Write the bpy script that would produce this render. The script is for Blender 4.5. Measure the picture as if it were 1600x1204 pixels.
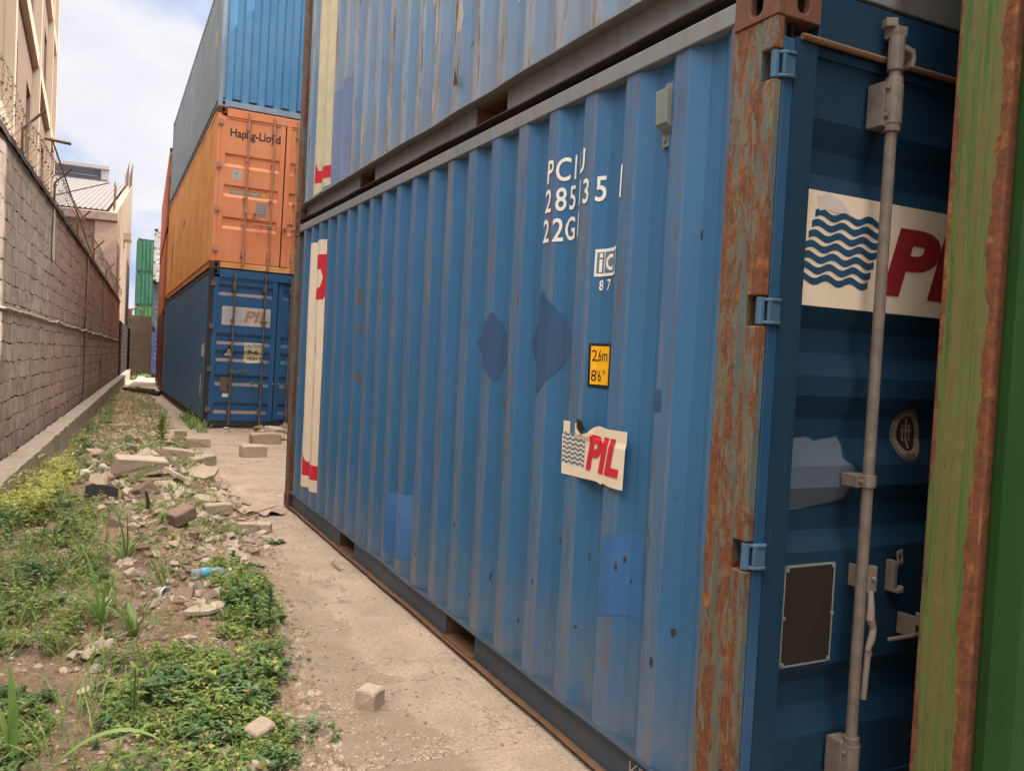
import bpy, bmesh, math, random
from mathutils import Vector, Matrix, noise
R = math.radians
random.seed(7)
for o in list(bpy.data.objects): bpy.data.objects.remove(o)
SC = bpy.context.scene
COL = SC.collection

# ---------------------------------------------------------------- camera
f_px, yaw, pitch, roll = 1312.04, 0.4711, -0.0348, 0.0511
CAM = Vector((-1.6838, -1.7966, 1.486))
ca, sa, cb, sb = math.cos(yaw), math.sin(yaw), math.cos(pitch), math.sin(pitch)
F = Vector((sa*cb, ca*cb, sb)); Rt = Vector((ca, -sa, 0)); U = Rt.cross(F)
R2 = math.cos(roll)*Rt + math.sin(roll)*U; U2 = -math.sin(roll)*Rt + math.cos(roll)*U
cd = bpy.data.cameras.new('camera'); cam = bpy.data.objects.new('camera', cd); COL.objects.link(cam)
cam.matrix_world = Matrix(((R2.x, U2.x, -F.x, CAM.x), (R2.y, U2.y, -F.y, CAM.y), (R2.z, U2.z, -F.z, CAM.z), (0, 0, 0, 1)))
cd.sensor_width = 36; cd.lens = f_px/1600*36; cd.clip_end = 3000; cd.clip_start = .05
cd.dof.use_dof = False
SC.camera = cam

# ---------------------------------------------------------------- light
SUN_EL, SUN_AZ = R(50), R(-14)          # azimuth from +X towards +Y
sd = Vector((math.cos(SUN_EL)*math.cos(SUN_AZ), math.cos(SUN_EL)*math.sin(SUN_AZ), math.sin(SUN_EL)))
ld = bpy.data.lights.new('sun', 'SUN'); ld.energy = 2.2; ld.angle = R(.6); ld.color = (1, .93, .82)
sun = bpy.data.objects.new('sun', ld); COL.objects.link(sun)
sun.rotation_euler = sd.to_track_quat('Z', 'Y').to_euler(); sun.location = (20, -5, 40)
W = bpy.data.worlds.new('World'); SC.world = W; W.use_nodes = True
nt = W.node_tree; nt.nodes.clear()
def wn(t, **k):
    n = nt.nodes.new(t)
    for a, b in k.items(): setattr(n, a, b)
    return n
out = wn('ShaderNodeOutputWorld'); bg = wn('ShaderNodeBackground'); sky = wn('ShaderNodeTexSky')
sky.sky_type = 'NISHITA'; sky.sun_disc = False; sky.sun_elevation = SUN_EL
sky.sun_rotation = math.pi/2 - SUN_AZ; sky.air_density = 1.2; sky.dust_density = 2.0; sky.ozone_density = 1.5
tc = wn('ShaderNodeTexCoord'); mp = wn('ShaderNodeMapping'); mp.inputs['Scale'].default_value = (1, 1, 1.7)
mp.inputs['Location'].default_value = (.55, .2, .28)
n1 = wn('ShaderNodeTexNoise'); n1.inputs['Scale'].default_value = 2.6; n1.inputs['Detail'].default_value = 9; n1.inputs['Roughness'].default_value = .56
n1.inputs['Distortion'].default_value = .25
rp = wn('ShaderNodeValToRGB'); rp.color_ramp.elements[0].position = .47; rp.color_ramp.elements[1].position = .57
n2 = wn('ShaderNodeTexNoise'); n2.inputs['Scale'].default_value = 5; n2.inputs['Detail'].default_value = 6
rp2 = wn('ShaderNodeValToRGB'); rp2.color_ramp.elements[0].position = .3; rp2.color_ramp.elements[1].position = .7
rp2.color_ramp.elements[0].color = (6.4, 6.45, 7.2, 1); rp2.color_ramp.elements[1].color = (8.8, 8.5, 8.7, 1)
mx = wn('ShaderNodeMixRGB'); mxs = wn('ShaderNodeMixRGB'); mxs.inputs[0].default_value = .75; mxs.inputs[2].default_value = (3.7, 5.4, 8.8, 1)
L = nt.links.new
L(tc.outputs['Generated'], mp.inputs['Vector']); L(mp.outputs[0], n1.inputs['Vector']); L(mp.outputs[0], n2.inputs['Vector'])
L(n1.outputs['Fac'], rp.inputs[0]); L(n2.outputs['Fac'], rp2.inputs[0]); L(sky.outputs[0], mxs.inputs[1])
L(rp.outputs[0], mx.inputs[0]); L(mxs.outputs[0], mx.inputs[1]); L(rp2.outputs[0], mx.inputs[2])
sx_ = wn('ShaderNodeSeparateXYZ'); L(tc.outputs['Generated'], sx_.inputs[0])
# overhead sky boosted and warmed, unseen, to fill the shaded alley; dimmer low down
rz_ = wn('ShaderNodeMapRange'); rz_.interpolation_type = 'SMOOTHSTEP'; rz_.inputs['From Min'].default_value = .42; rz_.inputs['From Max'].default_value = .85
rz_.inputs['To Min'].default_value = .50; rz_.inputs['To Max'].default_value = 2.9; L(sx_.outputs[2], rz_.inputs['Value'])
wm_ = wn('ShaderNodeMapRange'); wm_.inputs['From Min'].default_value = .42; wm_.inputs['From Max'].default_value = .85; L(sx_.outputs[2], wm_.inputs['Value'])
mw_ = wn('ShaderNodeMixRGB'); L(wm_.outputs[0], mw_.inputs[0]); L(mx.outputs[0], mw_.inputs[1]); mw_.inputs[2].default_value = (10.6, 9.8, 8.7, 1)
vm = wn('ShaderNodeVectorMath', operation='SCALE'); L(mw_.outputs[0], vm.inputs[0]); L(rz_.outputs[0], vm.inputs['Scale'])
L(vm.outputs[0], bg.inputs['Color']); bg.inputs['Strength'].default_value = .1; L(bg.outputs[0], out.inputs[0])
SC.view_settings.view_transform = 'Standard'; SC.view_settings.look = 'None'
SC.view_settings.exposure = 1.28; SC.view_settings.gamma = 1
try: SC.view_settings.use_curve_mapping = False
except Exception: pass
SC.cycles.max_bounces = 8; SC.cycles.diffuse_bounces = 5

# ---------------------------------------------------------------- helpers
def tag(o, label=None, cat=None, group=None, kind=None):
    if label: o['label'] = label
    if cat: o['category'] = cat
    if group: o['group'] = group
    if kind: o['kind'] = kind
    return o
def empty(name, loc=(0, 0, 0), rot=(0, 0, 0), label=None, cat=None, group=None):
    o = bpy.data.objects.new(name, None); COL.objects.link(o); o.location = loc; o.rotation_euler = rot
    o.empty_display_size = .1
    return tag(o, label, cat, group)

class MB:
    def __init__(s): s.v = []; s.f = []; s.m = []; s.c = []
    def add(s, vs, fs, m=0, c=None):
        b = len(s.v); s.v += [tuple(v) for v in vs]
        for f in fs: s.f.append([b+i for i in f]); s.m.append(m); s.c.append(c)
    def box(s, x0, x1, y0, y1, z0, z1, m=0):
        x0, x1 = min(x0, x1), max(x0, x1); y0, y1 = min(y0, y1), max(y0, y1); z0, z1 = min(z0, z1), max(z0, z1)
        s.add([(x0,y0,z0),(x1,y0,z0),(x1,y1,z0),(x0,y1,z0),(x0,y0,z1),(x1,y0,z1),(x1,y1,z1),(x0,y1,z1)],
              [(0,3,2,1),(4,5,6,7),(0,1,5,4),(1,2,6,5),(2,3,7,6),(3,0,4,7)], m)
    def tube(s, pts, r, n=8, m=0, cap=True):
        pts = [Vector(p) for p in pts]; rs = r if isinstance(r, (list, tuple)) else [r]*len(pts)
        vs = []; up = None
        for i, p in enumerate(pts):
            d = (pts[min(i+1, len(pts)-1)]-pts[max(i-1, 0)]).normalized()
            if up is None:
                up = Vector((0, 0, 1)) if abs(d.z) < .9 else Vector((1, 0, 0))
            a = d.cross(up).normalized(); b = a.cross(d).normalized(); up = b
            for k in range(n):
                t = 2*math.pi*k/n; vs.append(p+(a*math.cos(t)+b*math.sin(t))*rs[i])
        fs = []
        for i in range(len(pts)-1):
            for k in range(n):
                fs.append((i*n+k, i*n+(k+1) % n, (i+1)*n+(k+1) % n, (i+1)*n+k))
        if cap: fs.append(tuple(range(n-1, -1, -1))); fs.append(tuple((len(pts)-1)*n+k for k in range(n)))
        s.add(vs, fs, m)
    def prism(s, poly, a0, a1, axis='x', m=0):
        # poly list of 2D points in the other two axes, extruded along axis
        def P(p, a):
            return (a, p[0], p[1]) if axis == 'x' else ((p[0], a, p[1]) if axis == 'y' else (p[0], p[1], a))
        n = len(poly); vs = [P(p, a0) for p in poly]+[P(p, a1) for p in poly]
        fs = [tuple(range(n)), tuple(range(2*n-1, n-1, -1))]+[(i, i+n, (i+1) % n+n, (i+1) % n) for i in range(n)]
        s.add(vs, fs, m)
    def build(s, name, mat, parent=None, bevel=0, smooth=False, fix=True, loc=None):
        me = bpy.data.meshes.new(name); me.from_pydata(s.v, [], s.f)
        for mm in (mat if isinstance(mat, (list, tuple)) else [mat]): me.materials.append(mm)
        for p, mi in zip(me.polygons, s.m): p.material_index = mi; p.use_smooth = smooth
        if any(c is not None for c in s.c):
            ca_ = me.color_attributes.new('var', 'FLOAT_COLOR', 'CORNER')
            for p, c in zip(me.polygons, s.c):
                c = c or (.5, .5, .5)
                for li in p.loop_indices: ca_.data[li].color = (c[0], c[1], c[2], 1)
        if fix:
            bm = bmesh.new(); bm.from_mesh(me); bmesh.ops.recalc_face_normals(bm, faces=bm.faces); bm.to_mesh(me); bm.free()
        o = bpy.data.objects.new(name, me); COL.objects.link(o)
        if parent: o.parent = parent
        if loc: o.location = loc
        if bevel:
            b = o.modifiers.new('bevel', 'BEVEL'); b.width = bevel; b.segments = 2; b.limit_method = 'ANGLE'; b.angle_limit = R(40)
        return o

# ---------------------------------------------------------------- materials
def s2l(c): return tuple(((x/12.92) if x <= .04045 else ((x+.055)/1.055)**2.4) for x in c)
class NB:
    def __init__(s, name):
        s.mat = bpy.data.materials.new(name); s.mat.use_nodes = True; s.t = s.mat.node_tree
        s.b = s.t.nodes['Principled BSDF']; s.tc = s.t.nodes.new('ShaderNodeTexCoord')
    def n(s, t, **k):
        x = s.t.nodes.new(t)
        for a, b in k.items(): setattr(x, a, b)
        return x
    def l(s, a, b): s.t.links.new(a, b)
    def coord(s, scale=(1, 1, 1), loc=(0, 0, 0), kind='Object'):
        m = s.n('ShaderNodeMapping'); m.inputs['Scale'].default_value = scale; m.inputs['Location'].default_value = loc
        s.l(s.tc.outputs[kind], m.inputs[0]); return m.outputs[0]
    def noise(s, vec, scale, detail=5, rough=.55, dist=0, out='Fac'):
        x = s.n('ShaderNodeTexNoise'); x.inputs['Scale'].default_value = scale; x.inputs['Detail'].default_value = detail
        x.inputs['Roughness'].default_value = rough; x.inputs['Distortion'].default_value = dist
        s.l(vec, x.inputs['Vector']); return x.outputs[out]
    def ramp(s, fac, stops, interp='LINEAR'):
        x = s.n('ShaderNodeValToRGB'); x.color_ramp.interpolation = interp; e = x.color_ramp.elements
        while len(e) < len(stops): e.new(.5)
        for i, (p, c) in enumerate(stops):
            e[i].position = p; e[i].color = (c, c, c, 1) if isinstance(c, (int, float)) else (*c, 1)
        s.l(fac, x.inputs[0]); return x.outputs[0]
    def mix(s, fac, a, b, mode='MIX'):
        x = s.n('ShaderNodeMixRGB'); x.blend_type = mode
        for i, q in ((0, fac), (1, a), (2, b)):
            if isinstance(q, (int, float)): x.inputs[i].default_value = q if i == 0 else (q, q, q, 1)
            elif isinstance(q, tuple): x.inputs[i].default_value = (*q, 1)
            else: s.l(q, x.inputs[i])
        return x.outputs[0]
    def math(s, op, a, b=0, clamp=False):
        x = s.n('ShaderNodeMath'); x.operation = op; x.use_clamp = clamp
        for i, q in ((0, a), (1, b)):
            if isinstance(q, (int, float)): x.inputs[i].default_value = q
            else: s.l(q, x.inputs[i])
        return x.outputs[0]
    def sep(s, vec):
        x = s.n('ShaderNodeSeparateXYZ'); s.l(vec, x.inputs[0]); return x.outputs
    def comb(s, x_, y_, z_):
        x = s.n('ShaderNodeCombineXYZ')
        for i, q in enumerate((x_, y_, z_)):
            if isinstance(q, (int, float)): x.inputs[i].default_value = q
            else: s.l(q, x.inputs[i])
        return x.outputs[0]
    def bump(s, h, strength=.3, dist=.01, chain=None):
        x = s.n('ShaderNodeBump'); x.inputs['Strength'].default_value = strength; x.inputs['Distance'].default_value = dist
        s.l(h, x.inputs['Height'])
        if chain: s.l(chain, x.inputs['Normal'])
        return x.outputs[0]
    def done(s, col, rough=.6, metal=0, normal=None, spec=.5):
        for q, k in ((col, 'Base Color'), (rough, 'Roughness'), (metal, 'Metallic'), (spec, 'Specular IOR Level')):
            if isinstance(q, (int, float)): s.b.inputs[k].default_value = q
            elif isinstance(q, tuple): s.b.inputs[k].default_value = (*q, 1)
            else: s.l(q, s.b.inputs[k])
        if normal: s.l(normal, s.b.inputs['Normal'])
        return s.mat

RUST = (.19, .062, .022); RUSTD = (.055, .022, .012)
def paint(name, col, fade=None, wear=.0, rust=.3, rough=.42, dirt=.25, seed=0, flat_wear=0, streakcol=None, flatx=.02, speck=.35, flat_col=None, flat_amt=.5):
    """weathered enamel on steel: faded areas, run-down streaks, rust spots"""
    B = NB(name); v = B.coord((1, 1, 1), (seed*3.1, seed*1.7, seed*.9)); vs = B.coord((9, 9, .55), (seed, seed*2, seed))
    fade = fade or tuple(min(1, c*1.25+.03) for c in col)
    c = B.mix(B.ramp(B.noise(v, 1.1, 6, .6, .4), [(.38, 0), (.66, 1)]), col, fade)
    c = B.mix(B.math('MULTIPLY', B.ramp(B.noise(vs, 1.6, 7, .6), [(.45, 0), (.75, 1)]), dirt), c, streakcol or tuple(x*.5+.02 for x in col))
    fine = B.noise(v, 55, 4, .7); c = B.mix(B.math('MULTIPLY', fine, .16), c, tuple(x*.6 for x in col))
    if flat_wear:
        x = B.sep(B.tc.outputs['Object'])[0]
        m = B.math('LESS_THAN', x, flatx)
        k = B.ramp(B.noise(B.coord((11, 11, 1.0), (seed, 2, 5)), 1.4, 10, .74), [(.49, 0), (.63, 1)])
        if flat_col: c = B.mix(B.math('MULTIPLY', m, B.math('MULTIPLY', B.ramp(B.noise(B.coord((5, 5, .8), (2, seed, 5)), 1.5, 7, .65), [(.25, .3), (.6, 1)]), flat_amt)), c, flat_col)
        k2 = B.math('MULTIPLY', B.math('MULTIPLY', m, k), flat_wear)
        c = B.mix(k2, c, (.15, .14, .135))
        k = B.ramp(B.noise(B.coord((17, 17, 1.5), (seed, 7, 1)), 1.5, 10, .76), [(.555, 0), (.60, 1)])
        c = B.mix(B.math('MULTIPLY', B.math('MULTIPLY', m, k), flat_wear), c, (.13, .052, .028))
    r1 = B.ramp(B.noise(v, 7, 10, .68, .6), [(.70-.12*rust, 0), (.735-.12*rust, 1)])
    r2 = B.ramp(B.noise(B.coord((16, 16, 1.4), (seed*2, 3, seed)), 1.7, 9, .66), [(.72-.1*rust, 0), (.77-.1*rust, 1)])
    rm = B.math('MAXIMUM', B.math('MULTIPLY', r1, min(1, rust*2.2)), B.math('MULTIPLY', r2, min(1, rust*1.8)))
    rc = B.mix(B.noise(v, 30, 5), RUST, RUSTD)
    c = B.mix(rm, c, rc)
    if flat_wear:
        gz = B.ramp(B.sep(B.tc.outputs['Object'])[2], [(.16, 1), (.62, 0)])
        c = B.mix(B.math('MULTIPLY', B.math('MULTIPLY', gz, B.ramp(B.noise(B.coord((6, 6, 3)), 1.8, 9, .72), [(.35, .1), (.65, 1)])), .55), c, (.20, .165, .13))
        scf = B.ramp(B.noise(B.coord((3, 3, 46), (seed, 4, 4)), 1.5, 6, .7), [(.685, 0), (.70, 1)])
        c = B.mix(B.math('MULTIPLY', scf, .4), c, (.22, .25, .28))
    sp = B.ramp(B.noise(v, 26, 3, .5), [(.735, 0), (.75, 1)]); c = B.mix(B.math('MULTIPLY', sp, speck), c, (.03, .022, .02))
    scr = B.ramp(B.noise(B.coord((70, 70, 3.5), (seed, 1, 6)), 1.6, 5, .6), [(.70, 0), (.725, 1)])
    c = B.mix(B.math('MULTIPLY', scr, .35), c, tuple(min(.6, x*1.6+.10) for x in col))
    ro = B.mix(rm, rough, .85); ro = B.mix(B.math('MULTIPLY', B.noise(v, 5, 5), .5), ro, .7)
    h = B.mix(.5, B.noise(v, 4, 4), B.noise(v, 40, 5)); nrm = B.bump(h, .22, .004); nrm = B.bump(rm, .4, .0015, nrm)
    return B.done(c, ro, 0, nrm, .4)

def chipped(name, a, b, c2, seed=0, zs=.8, ys=16, edge=None):
    """old paint worn down in long vertical chips to primer and rust"""
    B = NB(name); v = B.coord((1, 1, 1), (seed, seed, seed)); vs = B.coord((ys, ys, zs), (seed, 1, seed))
    n1_ = B.noise(vs, 1.7, 10, .64, .5); n2_ = B.noise(B.coord((ys*1.7, ys*1.7, zs*1.6), (3, seed, 4)), 1.8, 10, .7, .3)
    n3_ = B.noise(v, 34, 8, .7)
    ru = B.mix(B.ramp(n3_, [(.35, 0), (.65, 1)]), (.185, .066, .028), (.085, .036, .02))
    ru = B.mix(B.ramp(B.noise(v, 12, 6, .7), [(.55, 0), (.7, 1)]), ru, (.30, .13, .04))
    c = B.mix(B.ramp(n1_, [(.40, 0), (.50, 1)]), a, b)
    c = B.mix(B.ramp(n2_, [(.52, 0), (.60, 1)]), c, c2)
    rm = B.ramp(B.mix(.55, n1_, B.noise(B.coord((9, 9, 3.0), (seed, 9, 2)), 2.3, 12, .82, 1.4)), [(.487, 0), (.512, 1)])
    if edge:
        (ax, lo, hi) = edge    # bare rusty strip on an edge of the piece
        q = B.sep(B.tc.outputs['Object'])[ax]
        q = B.math('ADD', q, B.math('MULTIPLY', B.math('SUBTRACT', B.noise(B.coord((1, 1, 3)), 5, 8, .7), .5), .05))
        q = B.math('ADD', q, B.math('MULTIPLY', B.math('SUBTRACT', B.noise(B.coord((1, 1, 1.1), (5, 5, 5)), 2.6, 4, .6), .5), .07)); em = B.math('MAXIMUM', B.math('LESS_THAN', q, lo), B.math('GREATER_THAN', q, hi))
        rm = B.math('MAXIMUM', B.math('MULTIPLY', rm, .25), em)
    pit = B.ramp(B.noise(B.coord((20, 20, 7), (seed, 5, 3)), 2.2, 8, .8), [(.60, 0), (.63, 1)])
    c = B.mix(rm, c, ru); c = B.mix(B.math('MULTIPLY', pit, .75), c, (.05, .028, .02))
    ln = B.ramp(B.noise(B.coord((60, 60, 1.2), (seed, 2, 2)), 2.2, 6, .6), [(.68, 0), (.70, 1)])
    c = B.mix(B.math('MULTIPLY', ln, .55), c, (.32, .25, .17))
    h = B.mix(.5, B.mix(.5, n1_, n2_), n3_); nrm = B.bump(h, .65, .006); nrm = B.bump(rm, .5, .002, nrm)
    return B.done(c, B.mix(rm, .6, .9), 0, nrm, .3)

def plain(name, col, rough=.6, metal=0, var=.25, sc=12, bump=.15, dirt=None):
    B = NB(name); v = B.coord()
    c = B.mix(B.math('MULTIPLY', B.ramp(B.noise(v, sc, 6, .6), [(.3, 0), (.7, 1)]), var), col, dirt or tuple(x*.45 for x in col))
    c = B.mix(B.math('MULTIPLY', B.noise(v, sc*7, 5, .7), var*.6), c, tuple(x*.6 for x in col))
    return B.done(c, rough, metal, B.bump(B.noise(v, sc*4, 6, .65), bump, .004), .4)

M = {}
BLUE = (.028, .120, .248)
M['main_blue'] = paint('blue container paint', BLUE, (.036, .125, .25), rust=.18, flat_col=(.10, .15, .23), flat_amt=.38, flat_wear=.62, seed=1, dirt=.35, rough=.38, flatx=.0165, speck=.5)  # flat_col: chalking plus sky brightness painted on the outer rib flats
M['door_blue'] = paint('blue door paint', (.005, .028, .062), (.008, .036, .072), rust=.10, seed=2, dirt=.3, rough=.45)  # dark dirty paint, with the shade of the tight gap put into it
M['jbar_blue'] = paint('blue door frame paint', (.011, .058, .13), rust=.10, seed=2.5, dirt=.15, rough=.4)
M['hinge_blue'] = paint('worn hinge paint', (.03, .085, .15), rust=.5, seed=31, dirt=.5)
M['rail_grey'] = paint('worn grey blue rail paint', (.17, .19, .20), (.22, .22, .21), rust=.42, seed=3, dirt=.5, rough=.5, streakcol=(.13, .10, .07))
M['rail_dark'] = paint('dark blue sill paint', (.025, .05, .085), (.05, .075, .10), rust=.25, seed=4, dirt=.4, rough=.5, streakcol=(.09, .06, .045))
M['post_rust'] = chipped('chipped post paint', (.085, .10, .085), (.15, .125, .08), (.07, .125, .15), seed=1, zs=1.6, ys=14)
M['cast_rust'] = plain('rusted cast steel', (.16, .065, .035), .85, 0, .6, 14, .5, (.06, .03, .02))
M['rust'] = plain('rust', (.17, .085, .045), .9, 0, .5, 20, .4, (.09, .05, .03))
M['rust_dark'] = plain('dark rust', (.05, .03, .025), .9, 0, .5, 20, .4)
M['upper_blue'] = paint('chalky pale blue container paint', (.10, .205, .34), (.20, .285, .36), rust=.46, flat_col=(.33, .34, .36), flat_amt=.65, flat_wear=1.0, seed=5, dirt=.5, rough=.36, streakcol=(.23, .22, .25), flatx=.018)
M['green_post'] = chipped('chipped green paint', (.075, .115, .03), (.10, .13, .045), (.035, .16, .045), seed=4, zs=.6, ys=20, edge=(1, -.362, -.212))
M['green_side'] = paint('green container paint', (.012, .055, .010), (.02, .08, .015), rust=.12, seed=6, dirt=.3, rough=.4)
M['steel'] = paint('galvanised steel', (.15, .125, .105), (.22, .18, .145), rust=.6, seed=7, dirt=.8, rough=.55, streakcol=(.16, .12, .09))
M['rod'] = plain('grimy zinc rod', (.20, .165, .135), .7, .1, .85, 22, .35, (.075, .055, .042))
M['dark'] = plain('dark rubber', (.012, .012, .012), .8)
M['cream'] = plain('cream vinyl', (.72, .61, .47), .5, 0, .25, 10, .05, (.5, .38, .25))
M['white'] = plain('white stencil paint', (.78, .74, .66), .6, 0, .25, 30, .05)
M['red'] = plain('red vinyl', (.55, .018, .035), .5, 0, .2, 12, .05)
M['red_dark'] = plain('dark red vinyl', (.27, .016, .020), .6, 0, .4, 12, .05)  # darker version of the red, for the letters on the door panel
M['navy'] = plain('navy vinyl', (.012, .055, .12), .5, 0, .3, 14, .05, (.05, .09, .13))
M['slate'] = plain('slate blue vinyl', (.10, .17, .24), .5, 0, .2, 14, .05)
M['yellow'] = plain('yellow vinyl', (.85, .42, .012), .5, 0, .12, 12, .05)
M['black'] = plain('black vinyl', (.012, .011, .010), .5)
M['oldpaint'] = paint('touched up darker blue', (.012, .055, .13), rust=.1, seed=9)
M['patch'] = paint('violet blue touch up paint', (.034, .118, .285), rust=.05, seed=8, rough=.5)
M['greyvent'] = paint('grey green vent paint', (.15, .18, .16), rust=.15, seed=9)
M['bronze'] = plain('tarnished brass plate', (.045, .034, .026), .5, .4, .3, 8, .1)
M['greyfilm'] = plain('torn grey film', (.085, .11, .145), .55, 0, .3, 9, .1)

M['runstain'] = plain('brown run stain', (.60, .45, .28), .7, 0, .2, 20, .05)
def decal_mat_faded(name, col): return plain(name, col, .6, 0, .4, 10, .05)
M['tan'] = decal_mat_faded('faded tan lettering', (.42, .27, .17))
M['fadewhite'] = decal_mat_faded('faded white vinyl', (.60, .54, .50))
M['fadeblue'] = decal_mat_faded('faded blue lines', (.25, .33, .45))
M['palegreen'] = decal_mat_faded('faded yellow vinyl', (.60, .53, .34))

# ---------------------------------------------------------------- decals that follow a surface
def bm_from(polys):
    bm = bmesh.new()
    for p in polys:
        vs = [bm.verts.new((q[0], q[1], 0)) for q in p]
        try: bm.faces.new(vs)
        except ValueError: pass
    return bm
def text_polys(txt, size=1, off=0, shear=0, sx=1, spacing=1):
    cu = bpy.data.curves.new('txt', 'FONT'); cu.body = txt; cu.size = size; cu.offset = off; cu.shear = shear
    cu.space_character = spacing; cu.resolution_u = 4; cu.fill_mode = 'BOTH' if False else 'FRONT'
    ob = bpy.data.objects.new('txt', cu); COL.objects.link(ob)
    dg = bpy.context.evaluated_depsgraph_get(); ev = ob.evaluated_get(dg); me = ev.to_mesh()
    polys = [[(me.vertices[i].co.x*sx, me.vertices[i].co.y) for i in p.vertices] for p in me.polygons]
    ev.to_mesh_clear(); bpy.data.objects.remove(ob); bpy.data.curves.remove(cu)
    return polys
def fit(polys, u0, v0, u1=None, h=None):
    """scale text polygons to height h (or width u1-u0) with lower left at u0,v0"""
    xs = [p[0] for q in polys for p in q]; ys = [p[1] for q in polys for p in q]
    ax, bx, ay, by = min(xs), max(xs), min(ys), max(ys)
    ky = h/(by-ay) if h else (u1-u0)/(bx-ax); kx = (u1-u0)/(bx-ax) if u1 is not None else ky
    return [[(u0+(p[0]-ax)*kx, v0+(p[1]-ay)*ky) for p in q] for q in polys]
def rect(u0, v0, u1, v1): return [[(u0, v0), (u1, v0), (u1, v1), (u0, v1)]]
def waves(u0, v0, u1, v1, n=6, duty=.55, cyc=3, amp=.28, shear=0):
    P = []; st = (v1-v0)/n; N = cyc*8
    for k in range(n):
        vb = v0+st*k+st*.2
        for i in range(N):
            t0, t1 = i/N, (i+1)/N
            a0 = math.sin(t0*cyc*2*math.pi)*st*amp; a1 = math.sin(t1*cyc*2*math.pi)*st*amp
            s0 = shear*(vb-v0)
            P.append([(u0+s0+(u1-u0)*t0, vb+a0), (u0+s0+(u1-u0)*t1, vb+a1), (u0+s0+(u1-u0)*t1, vb+a1+st*duty), (u0+s0+(u1-u0)*t0, vb+a0+st*duty)])
    return P
def decal(name, layers, fmap, ubr, vbr, parent, label=None, base=.0030):
    """layers: (polys, material); fmap(u, v, off)->xyz"""
    mb = MB(); mats = []
    for li, (polys, mt) in enumerate(layers):
        bm = bm_from(polys)
        if not bm.faces: continue
        us = [v.co.x for v in bm.verts]; vs_ = [v.co.y for v in bm.verts]
        for br, ax, lo, hi in ((ubr, 0, min(us), max(us)), (vbr, 1, min(vs_), max(vs_))):
            for b in br:
                if lo+1e-5 < b < hi-1e-5:
                    co = (b, 0, 0) if ax == 0 else (0, b, 0); no = (1, 0, 0) if ax == 0 else (0, 1, 0)
                    bmesh.ops.bisect_plane(bm, geom=bm.verts[:]+bm.edges[:]+bm.faces[:], dist=1e-6, plane_co=co, plane_no=no)
        bmesh.ops.triangulate(bm, faces=bm.faces[:])
        bm.verts.index_update(); off = base+.0010*li
        if mt not in mats: mats.append(mt)
        mb.add([fmap(v.co.x, v.co.y, off) for v in bm.verts], [[v.index for v in fc.verts] for fc in bm.faces], mats.index(mt))
        bm.free()
    o = mb.build(name, mats, parent)
    if label: o['label'] = label
    return o

# ---------------------------------------------------------------- container kit
PITCH, OUT, SLP, INN, DEP = .277, .072, .068, .070, .036
def side_breaks(ye, y0, y1):
    br = []; k = -60
    while ye+k*PITCH < y1+PITCH:
        e = ye+k*PITCH
        for t in (0, OUT, OUT+SLP, OUT+SLP+INN):
            if y0 < e-t < y1: br.append(e-t)
        k += 1
    return sorted(set([y0, y1]+br))
def side_surf(ye, x0=.010, dent=0., seed=0):
    def f(y, z):
        t = (ye-y) % PITCH
        if t < OUT: x = 0
        elif t < OUT+SLP: x = DEP*(t-OUT)/SLP
        elif t < OUT+SLP+INN: x = DEP
        else: x = DEP*(PITCH-t)/(PITCH-OUT-SLP-INN)
        x += x0
        if dent: x += dent*(noise.noise(Vector((y*1.1, z*.9, seed)))+.5*noise.noise(Vector((y*3, z*2.2, seed+5))))
        return x
    return f
def side_panel(parent, W_, L_, z0, z1, ye, mat, right=False, dent=0, nz=1, seed=0, y0=.17, x0=.010, name='side_panel'):
    surf = side_surf(ye, x0, dent, seed); ys = side_breaks(ye, y0, L_-y0)
    mb = MB(); zs = [z0+(z1-z0)*k/nz for k in range(nz+1)]; n = len(ys)
    def X(y, z): return W_-surf(y, z) if right else surf(y, z)
    fs = []
    for k in range(nz):
        for i in range(n-1): fs.append((k*n+i, k*n+i+1, (k+1)*n+i+1, (k+1)*n+i))
    s = -1 if right else 1
    a = [(X(y, z), y, z) for z in zs for y in ys]; b = [(x+s*.004, y, z) for x, y, z in a]
    mb.add(a, fs); mb.add(b, [tuple(reversed(q)) for q in fs])
    o = mb.build(name, mat, parent, fix=False)
    return o, surf, ys, zs
def plate_hole(mb, origin, ux, uy, un, w, h, cx, cy, rx, ry, th, n=20, m=0):
    """steel plate w x h with a stadium hole, thickness th along un"""
    o = Vector(origin); ux, uy, un = Vector(ux), Vector(uy), Vector(un)
    inner = []; outer = []
    for k in range(n):
        t = 2*math.pi*(k+.5)/n; c, s = math.cos(t), math.sin(t)
        e = .6; inner.append((cx+rx*math.copysign(abs(c)**e, c), cy+ry*math.copysign(abs(s)**e, s)))
        tx = ((w-cx)/c if c > 0 else -cx/c); ty = ((h-cy)/s if s > 0 else -cy/s); tt = min(tx, ty)
        outer.append((cx+c*tt, cy+s*tt))
    # snap nearest outer points to the plate's corners
    for cnr in ((0, 0), (w, 0), (0, h), (w, h)):
        i = min(range(n), key=lambda q: (outer[q][0]-cnr[0])**2+(outer[q][1]-cnr[1])**2); outer[i] = cnr
    P = lambda p, d: o+ux*p[0]+uy*p[1]+un*d
    vs = [P(p, 0) for p in outer]+[P(p, 0) for p in inner]+[P(p, -th) for p in outer]+[P(p, -th) for p in inner]
    fs = []
    for k in range(n):
        j = (k+1) % n
        fs += [(k, j, n+j, n+k), (2*n+k, 3*n+k, 3*n+j, 2*n+j), (n+k, n+j, 3*n+j, 3*n+k), (k, 2*n+k, 2*n+j, j)]
    mb.add(vs, fs, m)
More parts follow.
